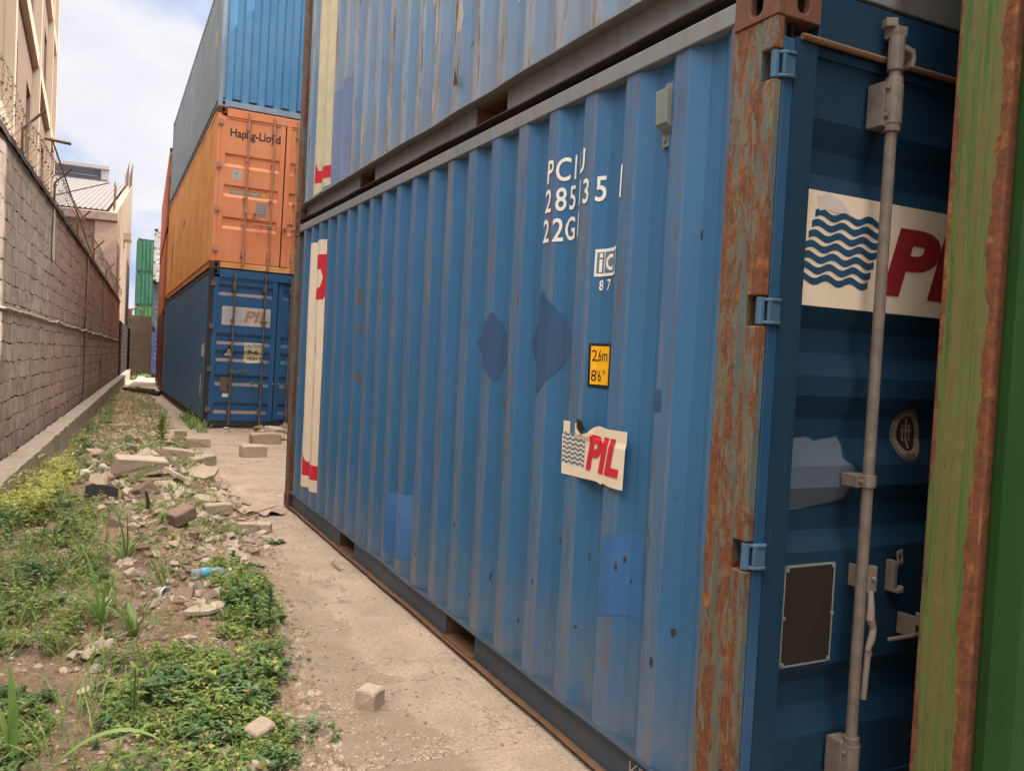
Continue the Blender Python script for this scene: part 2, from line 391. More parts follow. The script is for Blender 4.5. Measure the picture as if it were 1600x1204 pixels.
def casting(parent, x, y, z, sx, sy, mat, sz=1, top=True):
    """corner casting: x,y,z outer corner, sx/sy inward directions; block 162 wide x 178 long x 118 high"""
    mb = MB(); w, l, h, t = .162, .178, .118, .028; e = .002
    X = lambda a: x+sx*a; Y = lambda a: y+sy*a
    # the plates stand 2 mm proud of posts
    plate_hole(mb, (X(-e), Y(-e), z), (0, sy, 0), (0, 0, 1), (-sx, 0, 0), l+e, h, l*.5, h*.5, .026, .040, t)
    plate_hole(mb, (X(t-e), Y(-e), z), (sx, 0, 0), (0, 0, 1), (0, -sy, 0), w-t+e, h, w*.5-t*.5, h*.5, .024, .040, t)
    mb.box(X(t), X(w), Y(t), Y(l), z, z+.02); mb.box(X(t), X(w), Y(t), Y(l), z+h-.02, z+h)
    mb.box(X(w-.02), X(w), Y(t), Y(l), z+.02, z+h-.02); mb.box(X(t), X(w-.02), Y(l-.02), Y(l-.001), z+.02, z+h-.02)
    return mb.build('corner_casting', mat, parent, bevel=.004)
def locking_bar(parent, x, zb, zt, y=-.045, mat=None, r=.017, clamp=(.95,), det=True):
    mb = MB(); n = 12 if det else 6
    mb.tube([(x, y, zb-.02), (x, y, zt)], r, n)
    for z, s in ((zb, 1), (zt, -1)):                 # cam ends
        mb.tube([(x, y, z-.03*s), (x, y, z+.07*s)], r*1.35, n)
        mb.prism([(x-.018, y-.016), (x+.020, y-.020), (x+.030, y+.010), (x+.012, y+.045), (x-.020, y+.030)], z-.058*s, z-.028*s, 'z')
        mb.prism([(x-.042, y+.006), (x-.012, y-.012), (x-.004, y+.012), (x-.030, y+.034)], z-.082*s, z-.056*s, 'z')
        # bearing bracket
        mb.box(x-.040, x+.022, y+.000, y+.06, z+.105*s, z+.235*s)
        if det:
            for dz in (.125, .205): mb.tube([(x-.031, y-.010, z+dz*s), (x-.031, y+.002, z+dz*s)], .007, 8)
            mb.tube([(x, y, z+.11*s), (x, y, z+.228*s)], r*1.62, n)
            mb.tube([(x, y, z+.09*s), (x, y, z+.25*s)], r*1.45, n)
    for c in clamp:
        mb.box(x-.046, x+.022, y-.002, y+.06, c-.019, c+.019); mb.tube([(x, y, c-.019), (x, y, c+.019)], r*1.4, n)
        if det: mb.tube([(x-.036, y-.012, c), (x-.036, y+.0, c)], .007, 8)
    return mb.build('locking_bar', mat or M['steel'], parent, bevel=.003 if det else 0)
def hinge(parent, x, z, mat, y=0):
    mb = MB()
    mb.box(x-.012, x+.055, y-.030, y+.004, z-.045, z+.045)
    mb.tube([(x-.018, y-.018, z-.05), (x-.018, y-.018, z+.05)], .016, 10)
    return mb.build('hinge', mat, parent, bevel=.003)

DOORZ = [(2.42, 0), (2.22, 0), (2.14, 1), (2.07, 1), (2.015, 0), (1.67, 0), (1.61, 1), (1.54, 1), (1.47, 0), (1.41, 0), (1.34, 1), (1.28, 1), (1.20, 0), (1.135, 0), (1.07, 1), (1.00, 1), (.94, 0), (.585, 0), (.535, 1), (.46, 1), (.375, 0), (.10, 0)]
def door_surf(prof, y0=.030, dep=.034):
    P = sorted(prof)
    def f(z):
        if z <= P[0][0]: return y0+dep*P[0][1]
        for (za, a), (zb, b) in zip(P, P[1:]):
            if z <= zb: return y0+dep*(a+(b-a)*(z-za)/(zb-za))
        return y0+dep*P[-1][1]
    return f
def door_panel(parent, x0, x1, prof, mat, frame_mat, y0=.030, fr=.085, z0=.13, z1=2.42, name='door', fy=.0):
    """horizontally corrugated door leaf inside a box section frame"""
    f = door_surf(prof, y0); mb = MB(); zs = sorted(set([z0, z1]+[z for z, _ in prof if z0 < z < z1]))
    vs = [(x, f(z), z) for z in zs for x in (x0+fr-.01, x1-fr+.01)]; fs = [(2*k, 2*k+1, 2*k+3, 2*k+2) for k in range(len(zs)-1)]
    mb.add(vs, fs, 0)
    vb = [(x, f(z)+.004, z) for z in zs for x in (x0+fr-.01, x1-fr+.01)]; mb.add(vb, [tuple(reversed(q)) for q in fs], 0)
    mb.box(x0, x0+fr, fy, fy+.09, z0, z1, 1); mb.box(x1-fr, x1, fy+.012, fy+.09, z0, z1, 1)
    mb.box(x0+fr, x1-fr, fy+.020, fy+.088, z0, z0+.07, 1); mb.box(x0+fr, x1-fr, fy+.018, fy+.088, z1-.03, z1, 1)
    mb.box(x0+.002, x1-.002, fy+.092, fy+.105, z0, z1, 1)
    return mb.build(name, [mat, frame_mat], parent, fix=False), f, zs
def handle(parent, x, z, length, mat, y=-.06, ang=0, flip=1):
    mb = MB(); c, s = math.cos(ang), math.sin(ang)
    q = lambda a, b, d=0: (x+a*c-b*s, y+d, z+a*s+b*c)
    mb.box(x-.02, x+.035, y-.012, y+.05, z-.03, z+.03)
    mb.tube([q(.0, 0, -.01), q(length*.35*flip, -.01, -.025), q(length*.7*flip, .005, -.018), q(length*flip, 0, -.012)], [.013, .011, .010, .014], 8)
    mb.box(*sorted((x+length*.55*flip*c-.02, x+length*.55*flip*c+.02)), y-.0, y+.06, z+length*.55*flip*s-.03, z+length*.55*flip*s+.03)
    return mb.build('handle', mat, parent, bevel=.002)

def rail(parent, L_, z0, z1, mat, flange_mat, x0=0, flip=None, pockets=(), proud=.0, name='bottom_rail', pocket_mat=None, rec=.030):
    """C section rail, web recessed 30 mm, flanges outwards; pockets = list of (y0, y1)"""
    mb = MB(); fx = (lambda a: a) if flip is None else (lambda a: flip-a)
    y0, y1 = .18, L_-.18; cuts = sorted(pockets); segs = []; y = y0
    for a, b in cuts: segs.append((y, a)); y = b
    segs.append((y, y1))
    for a, b in segs: mb.box(fx(rec), fx(rec+.007), a, b, z0+.006, z1-.006, 0)
    ny = max(2, int((y1-y0)/.12))
    # the flanges are slightly buckled strips
    for zc, m, th, k in ((z0, 1, .006, 1), (z1-.006, 0, .006, 2)):
        vs = []; fs = []
        for i in range(ny+1):
            yy = y0+(y1-y0)*i/ny; w = .0035*noise.noise(Vector((yy*2.3, k, z0)))*2
            dz = .004*noise.noise(Vector((yy*1.7, k+4, z0)))*2
            vs += [(fx(.000+w), yy, zc+dz), (fx(rec+.045), yy, zc), (fx(rec+.045), yy, zc+th), (fx(.000+w), yy, zc+th+dz)]
        for i in range(ny):
            for j in range(4): fs.append((4*i+j, 4*i+(j+1) % 4, 4*i+4+(j+1) % 4, 4*i+4+j))
        mb.add(vs, fs, m)
    for a, b in cuts:
        d = fx(1.1) if flip is None else fx(1.1)
        mb.box(fx(rec+.007), d, a-.005, a, z0+.006, z1-.02, 2); mb.box(fx(rec+.007), d, b, b+.005, z0+.006, z1-.02, 2)
        mb.box(fx(.012), d, a, b, z0+.0065, z0+.013, 2); mb.box(fx(rec+.007), d, a, b, z1-.020, z1-.014, 2)
    return mb.build(name, [mat, flange_mat, pocket_mat or M['rust']], parent, fix=False)

def container(name, label, loc, L_=6.058, H=2.591, W_=2.438, rot=(0, 0, 0), mats=None, ye=.196, pockets=True, front='door',
              dent=0, nz=1, group=None, det=0, seed=0, cat='container', dprof=None, bars=(.38, .86), door_fy=0.0, post_w=.17, leftpost=True, ajar=0, rec=.030):
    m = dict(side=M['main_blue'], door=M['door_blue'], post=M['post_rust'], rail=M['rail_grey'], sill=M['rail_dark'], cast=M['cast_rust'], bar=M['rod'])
    m.update(mats or {})
    t = empty(name, loc, rot, label, cat, group); out_ = {'root': t}
    ztop = H-.012
    for (x, sx) in ((0, 1), (W_, -1)):
        for (y, sy) in ((0, 1), (L_, -1)):
            for z in (0, H-.118): casting(t, x, y, z, sx, sy, m['cast'])
            if not leftpost and (x, y) == (0, 0): continue
            mb = MB(); a = .003
            mb.box(x+sx*a, x+sx*.07, y+sy*a, y+sy*.17, .118, H-.118)
            mb.box(x+sx*.07, x+sx*.12, y+sy*.06, y+sy*.17, .118, H-.118)
            mb.build('corner_post', m['post'], t, bevel=.006)
    pk = []
    if pockets: pk = [(L_/2-1.025-.18, L_/2-1.025+.18), (L_/2+1.025-.18, L_/2+1.025+.18)]
    for flip in (None, W_):
        r_ = rail(t, L_, .012, .158, m['sill'], m.get('flange', M['rust']), pockets=pk, flip=flip, rec=rec)
        out_.setdefault('bottom_rail', r_)
        mb = MB(); fx = (lambda a: a) if flip is None else (lambda a: W_-a)
        mb.box(fx(.004), fx(.062), .179, L_-.179, H-.088, H-.026); mb.build('top_rail', m['rail'], t, bevel=.004)
    o, surf, ys, zs = side_panel(t, W_, L_, .158, H-.089, ye, m['side'], False, dent, nz, seed)
    out_.update(panel=o, surf=surf, ys=ys, zs=zs)
    side_panel(t, W_, L_, .158, H-.089, ye, m['side'], True, 0, 1, seed)
    # corrugated roof
    mb = MB(); ny = int(L_/.26); vs = []; fs = []
    for i in range(ny*4+1):
        y = .06+(L_-.12)*i/(ny*4); z = H-.022-(.016 if i % 4 in (1, 2) else 0)
        vs += [(.05, y, z), (W_-.05, y, z)]
    for i in range(ny*4): fs.append((2*i, 2*i+1, 2*i+3, 2*i+2))
    mb.add(vs, fs); mb.build('roof', m['side'], t, fix=False)
    # floor on cross members
    mb = MB(); mb.box(.08, W_-.08, .05, L_-.05, .150, .170)
    k = int(L_/.3)
    for i in range(1, k):
        y = L_*i/k
        if any(a-.03 < y < b+.03 for a, b in pk): continue
        mb.box(.08, W_-.08, y-.022, y+.022, .03, .150)
    mb.build('floor', M['rust_dark'], t, fix=False)
    # end frames
    for (y, sy) in ((0, 1), (L_, -1)):
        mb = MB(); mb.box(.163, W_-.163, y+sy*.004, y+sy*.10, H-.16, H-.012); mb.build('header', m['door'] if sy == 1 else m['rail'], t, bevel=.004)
        mb = MB(); mb.box(.163, W_-.163, y+sy*.02, y+sy*.12, .015, .118); mb.build('door_sill' if sy == 1 and front == 'door' else 'end_sill', m['sill'], t, bevel=.004)
    def endwall(y, sy, nm='end_panel'):
        mb = MB(); vs = []; fs = []; xs = [.12]; x = .12; st = [0]
        seq = [(.11, 0), (.018*2, 1), (.104, 1), (.018*2, 0)]; i = 0; cur = 0
        while x < W_-.14:
            w, nx = seq[i % 4]; x += w; cur = nx; xs.append(min(x, W_-.12)); st.append(cur); i += 1
        for xx, s in zip(xs, st):
            yy = y+sy*(.035+.045*s); vs += [(xx, yy, .118), (xx, yy, H-.16)]
        for j in range(len(xs)-1): fs.append((2*j, 2*j+2, 2*j+3, 2*j+1))
        mb.add(vs, fs); mb.add([(a_, b_+sy*.004, c_) for a_, b_, c_ in vs], [tuple(reversed(q)) for q in fs])
        return mb.build(nm, m['side'], t, fix=False)
    endwall(L_, -1)
    if front == 'corr': endwall(0, 1)
    elif front == 'door':
        z1 = H-.165; prof = dprof or [(z*(z1/2.42), s) for z, s in DOORZ]
        mid = W_/2
        doors = []
        for k, (a, b) in enumerate(((.072, mid-.012), (mid+.012, W_-.072))):
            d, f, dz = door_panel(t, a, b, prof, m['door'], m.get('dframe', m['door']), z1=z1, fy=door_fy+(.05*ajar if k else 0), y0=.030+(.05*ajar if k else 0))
            doors.append(d)
            xs = [a+q*(b-a) for q in bars] if k == 0 else [a+b-(a+q*(b-a)) for q in bars]
            for bx in xs:
                locking_bar(d, bx, .135, H-.135, -.042, m['bar'], clamp=(H*.45, H*.28, H*.68) if det < 2 else (1.165,), det=det > 0)
            for hz in (.30, .95, 1.65, 2.34):
                if det < 2 or k: hinge(d, a-.02 if k == 0 else b-.03, hz*H/2.591, m['bar'] if det < 2 else m['door'])
            if det < 2:
                handle(d, xs[0], H*.36, .30, m['bar']); handle(d, xs[1], H*.29, .30, m['bar'], flip=-1)
        mb = MB(); mb.box(mid-.030, mid+.030, .052+.05*ajar, .10, .13, z1); mb.build('door_gasket', M['dark'], t)
        out_.update(doors=doors, dsurf=f, dzs=[z for z, _ in prof])
    return out_
def side_map(surf):
    return lambda u, v, off: (surf(u, v)-off, u, v)

# ================================================================ the near blue container
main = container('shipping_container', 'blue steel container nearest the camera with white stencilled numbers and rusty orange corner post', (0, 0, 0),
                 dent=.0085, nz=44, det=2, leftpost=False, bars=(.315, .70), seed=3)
mr = main['root']; sm = side_map(main['surf']); UB = main['ys']; VB = main['zs']
# near left post with hinge slots
HZ = (.27, .95, 1.65, 2.34); NUB = .043
mb = MB(); mb.box(.003, .075, .060, .178, .118, 2.473)
zz = .118
for h in list(HZ)+[None]:
    top = (h-NUB) if h else 2.473
    mb.box(.001, .030, .002, .0595, zz, top)
    mb.box(.030, .070, .035, .0595, zz, top)
    zz = (h+NUB) if h else None
mb.build('corner_post', M['post_rust'], mr, bevel=.004)
mb = MB(); mb.box(.076, .082, .022, .17, .118, 2.473); mb.build('door_stop', M['dark'], mr)
d0 = main['doors'][0]
for h in HZ:
    mb = MB()
    mb.tube([(.015, .016, h-NUB+.004), (.015, .016, h+NUB-.004)], .0125, 12)
    mb.prism([(.016, .002), (.036, -.012), (.060, -.016), (.072, -.010), (.074, .004), (.016, .014)], h-NUB+.006, h-NUB+.016, 'z')
    mb.prism([(.016, .002), (.036, -.012), (.060, -.016), (.072, -.010), (.074, .004), (.016, .014)], h+NUB-.016, h+NUB-.006, 'z')
    mb.box(.026, .070, -.008, .003, h-.028, h+.028)
    mb.build('hinge', M['hinge_blue'], d0, bevel=.003)
mb = MB(); mb.box(.034, .088, .004, .030, .13, 2.42)
mb.build('door_edge', M['jbar_blue'], d0, bevel=.004)
dm = lambda u, v, off: (u, main['dsurf'](v)-off, v)
DZ = main['dzs']
# door company panel
bx0, bx1, bz0, bz1 = .118, 1.09, 1.680, 2.018
pil = fit(text_polys('PIL', 1, .045, .22), .515, 1.735, 1.05, .215)
decal('company_panel', [(rect(bx0, bz0, bx1, bz1), M['cream']), (waves(.148, 1.742, .450, 1.965, 7, .66, 3, .24, .34), M['navy']), (pil, M['red_dark'])], dm, [], DZ, d0,
      'cream panel with seven dark blue wavy lines and red letters')
decal('scraped_patch', [([[(.22, 2.0), (.27, 2.017), (.33, 1.99), (.37, 1.955), (.34, 1.965), (.30, 1.96), (.26, 1.968), (.23, 1.96)]], M['fadewhite'])], dm, [], DZ, d0, base=.0046)
# torn grey film, maker's plate, oval seal
decal('torn_sticker', [([[(.098, 1.285), (.15, 1.30), (.20, 1.283), (.27, 1.29), (.30, 1.275), (.40, 1.292), (.412, 1.26), (.405, 1.225), (.452, 1.196), (.445, 1.15), (.43, 1.10), (.38, 1.085), (.25, 1.067), (.104, 1.069)]], M['greyfilm'])], dm, [], DZ, d0, 'torn grey film over two ribs')
mb = MB(); mb.box(.188, .384, .024, .0296, .606, .899); mb.build('data_plate', M['bronze'], d0)
mb = MB()
for a, b, c_, e in ((.183, .389, .599, .605), (.183, .389, .900, .906), (.181, .187, .599, .906), (.385, .391, .599, .906)): mb.box(a, b, .0235, .0297, c_, e)
for a, b in ((.190, .61), (.382, .61), (.190, .895), (.382, .895), (.186, .75), (.386, .75)): mb.tube([(a, .020, b), (a, .0236, b)], .007, 8)
mb.build('plate_frame', M['greyvent'], d0)
def ring(cx, cz, rx, rz, k=1, n=28, inner=0):
    if not inner: return [[(cx+rx*math.cos(2*math.pi*i/n), cz+rz*math.sin(2*math.pi*i/n)) for i in range(n)]]
    P = []
    for i in range(n):
        a, b = 2*math.pi*i/n, 2*math.pi*(i+1)/n
        P.append([(cx+rx*math.cos(a), cz+rz*math.sin(a)), (cx+rx*math.cos(b), cz+rz*math.sin(b)), (cx+rx*inner*math.cos(b), cz+rz*inner*math.sin(b)), (cx+rx*inner*math.cos(a), cz+rz*inner*math.sin(a))])
    return P
M['sealtan'] = plain('dingy beige seal', (.27, .22, .16), .6, 0, .4, 12, .05)
decal('oval_seal', [(ring(.712, 1.295, .072, .085), M['sealtan']), (ring(.712, 1.300, .044, .056), M['bronze']),
      (rect(.707, 1.252, .717, 1.35)+rect(.685, 1.305, .739, 1.312)+rect(.692, 1.275, .700, 1.33)+rect(.724, 1.275, .732, 1.33), M['sealtan']),
      (ring(.712, 1.295, .068, .081, inner=.95), M['bronze']), (fit(text_polys('1828', 1, .02), .688, 1.222, .736, .016), M['bronze'])], dm, [], DZ, d0, 'oval cream classification seal')
# locking gear
mb = MB(); y = -.045
mb.box(.446, .486, -.052, -.030, .825, .905); mb.box(.452, .458, -.03, .028, .83, .90); mb.tube([(.468, -.062, .868), (.468, -.050, .868)], .008, 8)
mb.tube([(.462, -.050, .83), (.455, -.062, .78), (.452, -.064, .75), (.466, -.066, .72), (.462, -.066, .69), (.450, -.064, .655), (.462, -.062, .64)], [.010, .012, .014, .011, .012, .009, .010], 8)
mb.tube([(.455, -.062, .655), (.455, -.055, .50)], .010, 8)
mb.build('handle', M['steel'], d0, bevel=.003)
mb = MB(); mb.box(.620, .640, -.004, .028, .80, .90); mb.prism([(.622, .80), (.650, .80), (.652, .822), (.644, .822), (.640, .812), (.622, .812)], -.022, -.002, 'y'); plate_hole(mb, (.632, -.010, .885), (1, .0, .25), (-.2, 0, 1), (0, -1, 0), .026, .046, .013, .023, .005, .010, .006); mb.tube([(.628, -.006, .81), (.628, .028, .81)], .008, 8); mb.build('seal_bracket', M['steel'], d0, bevel=.004)
mb = MB(); mb.tube([(.575, -.035, .664), (.66, -.045, .668), (.80, -.04, .675)], .007, 8); mb.box(.690, .702, -.04, .028, .655, .725); mb.tube([(.696, -.045, .74), (.696, -.045, .70)], .010, 8); mb.build('handle', M['steel'], d0, bevel=.003)
mb = MB(); mb.tube([(.09, -.006, 2.428), (1.15, -.006, 2.428)], .010, 8); mb.build('rain_gutter', M['rust'], mr)
mb = MB(); mb.prism([(.452, 2.47), (.500, 2.462), (.508, 2.435), (.498, 2.405), (.488, 2.408), (.492, 2.435), (.485, 2.448), (.452, 2.452)], -.052, .003, 'y'); mb.box(.446, .512, -.006, .004, 2.395, 2.476); mb.build('cam_keeper', M['steel'], mr, bevel=.003)

# side writing: u = y runs away from the camera, so letters go from high y to low y
def stext(txt, ya, z, h, sx=.62, spacing=1, off=.012, step=None):
    P = []
    for i, ch in enumerate(txt):
        if ch == ' ': continue
        q = fit(text_polys(ch, 1, off), 0, z, None, h); w = max(p[0] for k in q for p in k)
        yc = ya[i] if isinstance(ya, (list, tuple)) else ya-step*i
        P += [[(yc-(p[0]-w/2)*sx/.62*.78, p[1]) for p in k] for k in q]
    return P
SP = main['panel']
decal('identification_number', [(stext('PCIU', [1.262, 1.192, 1.122, 1.035], 2.205, .095)+stext('285135', [1.267, 1.196, 1.134, 1.030, .984, .912], 2.085, .095)+rect(.742, 2.075, .752, 2.19)+stext('22G1', [1.274, 1.204, 1.140, 1.030], 1.962, .095), M['white'])], sm, UB, VB, SP)
decal('ic_mark', [(rect(.750, 1.802, .918, 1.905), M['white']), (rect(.876, 1.814, .909, 1.893)+rect(.760, 1.814, .870, 1.893), M['slate']),
      (rect(.886, 1.818, .898, 1.866)+rect(.886, 1.873, .898, 1.888)+[q for i_, q in enumerate(ring(.826, 1.852, .036, .030, inner=.6)) if not 10 < i_ < 17], M['white'])], sm, UB, VB, SP)
decal('class_number', [(stext('87', [.884, .836], 1.749, .040, sx=.7), M['white'])], sm, UB, VB, SP)
decal('height_sticker', [(rect(.765, 1.385, .922, 1.550), M['black']), (rect(.777, 1.396, .912, 1.540), M['yellow']),
      (stext('2', [.897], 1.484, .042, off=.0)+stext(',', [.882], 1.474, .016, sx=.5, off=0)+stext('6', [.868], 1.484, .042, off=.0)+stext('m', [.836], 1.484, .030, off=.0)+stext('8', [.897], 1.408, .042, off=0)+stext("'", [.882], 1.437, .014, off=0)+stext('6', [.866], 1.408, .042, off=0)+stext('"', [.838], 1.437, .014, off=0), M['black'])], sm, UB, VB, SP)
# big vertical company banner at the far end of the side
decal('company_banner', [(rect(4.93, .28, 5.445, 2.36), M['cream']),
      ([[(5.24, 1.87), (5.06, 1.87), (5.02, 1.93), (5.0, 2.02), (5.0, 2.12), (5.02, 2.24), (5.24, 2.24), (5.24, 2.12), (5.10, 2.12), (5.07, 2.05), (5.10, 1.97), (5.24, 1.95)],
        [(5.115, 1.62), (5.115, 1.42), (5.14, 1.42)], [(5.125, 1.32), (5.125, .98), (5.14, .98)], [(5.135, .80), (5.135, .46), (5.148, .46)],
        [(5.42, .38), (4.99, .38), (4.99, .50), (5.36, .50), (5.42, .58)]], M['red'])], sm, UB, VB, SP, 'tall cream banner with parts of red letters')
# darker and violet touch-up patches
for q_, lb_ in (([(1.285, 1.77), (1.045, 1.55), (1.30, 1.33), (1.43, 1.55)], 'large dark diamond shaped ghost of a placard'), ([(1.78, 1.69), (1.60, 1.53), (1.745, 1.36), (2.0, 1.54)], 'smaller dark diamond shaped ghost of a placard'), ([(1.66, 1.66), (1.62, 1.70), (1.60, 1.24), (1.65, 1.22)], 'narrow dark streak between the two diamonds')):
    decal('paint_patch', [([q_], M['oldpaint'])], sm, UB, VB, SP, lb_, base=.0012)
for q_, lb_ in (([(.735, .86), (.50, .91), (.495, .60), (.52, .575), (.60, .60), (.785, .55)], 'violet blue touch-up patch near the rusty post'), ([(3.20, .60), (2.76, .65), (2.73, .26), (3.20, .23)], 'violet blue touch-up patch low on the far half')):
    decal('paint_patch', [([q_], M['patch'])], sm, UB, VB, SP, lb_, base=.0012)
for L_m in [(rect(.445, 1.33, .50, 1.40), M['oldpaint']), (rect(.465, .865, .505, .93), M['greyfilm'])]: decal('sticker_remnant', [L_m], sm, UB, VB, SP, base=.0014)
rq = random.Random(77)
for (y, z) in ((.63, .79), (.66, .76), (.60, .72), (.92, .46), (1.25, .55), (1.9, .52), (1.72, .45), (.42, .5), (1.42, .33), (2.1, .62), (.48, .93), (1.1, .75), (2.45, .4), (.33, 1.9), (1.95, .30), (1.33, .70), (.88, .74), (.35, .62), (2.62, .34)):
    w = rq.uniform(.004, .009); h = rq.uniform(.006, .020)
    decal('rust_spot', [([[(y+w*rq.uniform(.6, 1.3)*math.cos(a*math.pi/4.5), z+h*rq.uniform(.6, 1.3)*math.sin(a*math.pi/4.5)) for a in range(9)]], M['rust_dark'])], sm, UB, VB, SP, base=.0014)
for q_ in ([(3.99, 1.90), (3.955, 1.88), (3.96, 1.80), (3.985, 1.78)], [(3.99, 1.66), (3.95, 1.64), (3.97, 1.58)], [(3.98, 1.33), (3.95, 1.30), (3.955, 1.24), (3.99, 1.26)], [(1.67, 1.29), (1.65, 1.31), (1.64, 1.27), (1.66, 1.25)], [(1.38, .99), (1.36, 1.0), (1.35, .95), (1.375, .94)]):
    decal('rust_spot', [([q_], M['rust'])], sm, UB, VB, SP, base=.0014)
# loose, torn sticker bridging two ribs
def stk(u, v, off):
    s = (1.055-u)/.44; b = main['surf'](1.06, v) if s < .3 else 0
    x = .0105+.006*math.sin(s*5)+(.004 if v > 1.2 else 0)-off
    if abs(u-.90) < .06 and v > 1.2: x -= .010
    return (x-.004, u, v)
ub = [.62+.02*i for i in range(23)]; vb = [1.02+.02*i for i in range(13)]
pl = fit(text_polys('PIL', 1, .045, .22), 0, 1.075, .235, .135)
lx = max(p[0] for q in pl for p in q)
decal('company_sticker', [([[(1.058, 1.245), (.945, 1.243), (.925, 1.225), (.905, 1.205), (.87, 1.215), (.84, 1.238), (.80, 1.246), (.74, 1.240), (.612, 1.243), (.618, 1.037), (.70, 1.036), (.755, 1.043), (.76, 1.036), (.80, 1.042), (.90, 1.038), (1.05, 1.036)]], M['cream']),
      ([[(1.048-(p[0]), p[1]) for p in q] for q in waves(0, 1.080, .155, 1.205, 7, .5, 4, .2)], M['slate']),
      ([[(.880-p[0], p[1]) for p in q] for q in pl], M['red'])], stk, ub, vb, SP, 'torn cream sticker with grey blue waves and red letters')
mb = MB(); mb.add([(.004, .955, 1.222), (-.012, .93, 1.262), (-.004, .905, 1.255), (.002, .89, 1.225), (.002, .915, 1.202)], [(0, 1, 2, 3, 4)]); mb.build('curled_corner', M['bronze'], SP, fix=False)
# vent cover
mb = MB(); v0 = (.040, .535, 2.22)
mb.box(.038, .0448, .482, .556, 2.215, 2.430)
mb.prism([(.040, 2.255), (.002, 2.285), (-.004, 2.395), (.040, 2.395)], .488, .550, 'y')
for zz_ in (2.235, 2.410):
    for yy in (.500, .538): mb.tube([(.036, yy, zz_), (.031, yy, zz_)], .006, 8)
mb.build('vent_cover', M['greyvent'], SP, bevel=.003)
# chalk scribble on the sill
decal('chalk_writing', [(stext('KDO', .50, .055, .065, sx=.8, off=-.02, step=.06), M['fadewhite'])], lambda u, v, off: (.030-off, u, v), [], [], main['bottom_rail'])

# ================================================================ stacked on it
up1 = container('shipping_container', 'chalky pale blue container with rust streaks stacked on the nearest blue container', (.004, .012, 2.593), mats=dict(side=M['upper_blue'], rail=M['rail_grey'], sill=M['rail_grey'], post=M['post_rust'], flange=M['rust_dark']), dent=.006, nz=24, det=1, seed=11, rec=.062)
sm2 = side_map(up1['surf'])
decal('company_banner', [([[(4.93, .24), (5.14, .19), (5.17, .26), (5.445, .15), (5.445, 2.36), (4.93, 2.36)]], M['palegreen']), ([[(5.42, .27), (4.96, .27), (4.96, .37), (5.36, .37), (5.40, .47)]], M['red'])], sm2, up1['ys'], up1['zs'], up1['panel'], 'faded yellow banner with a red foot of a letter')
decal('paint_patch', [([[(4.90, .9), (4.35, .95), (4.33, .165), (4.90, .165)]], paint('violet grey patch', (.115, .16, .27), rust=.2, seed=44))], sm2, up1['ys'], up1['zs'], up1['panel'], 'faded violet grey patch beside the banner', base=.0012)
flake = []
random.seed(5)
for (yy, zz_) in ((2.72, .75), (2.35, .55), (2.2, 1.0), (2.62, .42), (1.95, .85), (1.70, .6), (3.6, .7), (4.0, .5)):
    for k in range(2):
        w, h = random.uniform(.03, .07), random.uniform(.12, .35); z_ = zz_+random.uniform(-.2, .2); y_ = yy+random.uniform(-.12, .12)
        flake.append([(y_, z_), (y_-w*.7, z_+h*.1), (y_-w, z_+h*.5), (y_-w*.6, z_+h), (y_-w*.1, z_+h*.8), (y_+w*.2, z_+h*.4)])
decal('peeling_paint', [(flake, plain('peeled beige primer', (.42, .36, .28), .7))], sm2, up1['ys'], up1['zs'], up1['panel'], base=.0012)
mb = MB()
mb.add([(.006, 2.33, .30), (-.018, 2.31, .37), (-.004, 2.29, .28), (-.014, 2.325, .39), (-.008, 2.345, .29)], [(0, 1, 2), (0, 3, 1), (4, 3, 0)])
mb.build('torn_metal_flake', M['rust'], up1['panel'], fix=False)
container('shipping_container', 'topmost blue container of the nearest stack, above the chalky pale blue one', (0, .02, 5.187), mats=dict(side=M['upper_blue'], rail=M['rail_grey'], sill=M['rail_grey']))

# ================================================================ green container beside the camera
gm = dict(side=M['green_side'], door=M['green_side'], rail=M['green_side'], sill=M['green_side'], cast=M['cast_rust'])
M['green_post'] = chipped('chipped green paint', (.075, .12, .028), (.12, .13, .042), (.042, .11, .028), seed=4, zs=.5, ys=18, edge=(1, 5.922, 6.044))
gm['post'] = M['green_post']
container('shipping_container', 'green container with a rusty edged corner post right beside the camera', (.480, -6.258, 0), H=2.896, mats=gm, front='corr', ye=.30, dent=.002, nz=12)
container('shipping_container', 'upper green container stacked beside the camera', (.482, -6.262, 2.898), mats=gm, front='corr', ye=.30)

# ================================================================ stack down the alley
def rot3(x, y, z): return (x, y, z)
from mathutils import Euler
E3 = (-.0135, .012, -.016); RM = Euler(E3).to_matrix(); B0 = Vector((.24, 14.2, -.085))
def stack(h): return tuple(B0+RM @ Vector((0, 0, h)))
M['bg_side'] = paint('dusty navy side', (.065, .165, .31), (.09, .19, .31), rust=.12, seed=12, dirt=.4, streakcol=(.08, .12, .17))
M['bg_door'] = paint('bright blue door', (.022, .10, .24), (.035, .12, .25), rust=.14, seed=13, dirt=.3)
M['dark_frame'] = plain('grimy dark frame', (.05, .042, .04), .8, 0, .5, 15)
M['dust_slope'] = plain('pink dust', (.32, .24, .22), .9)
hc = 2.896
P5 = [(2.73, 0), (2.60, 0), (2.54, 1), (2.44, 1), (2.37, 0), (2.26, 0)]
P5 = []
for zt in (2.62, 1.73, 1.42, .98, .47): P5 += [(zt, 0), (zt-.06, 1), (zt-.15, 1), (zt-.21, 0)]
P5 = sorted([(2.73, 0), (.12, 0)]+P5)
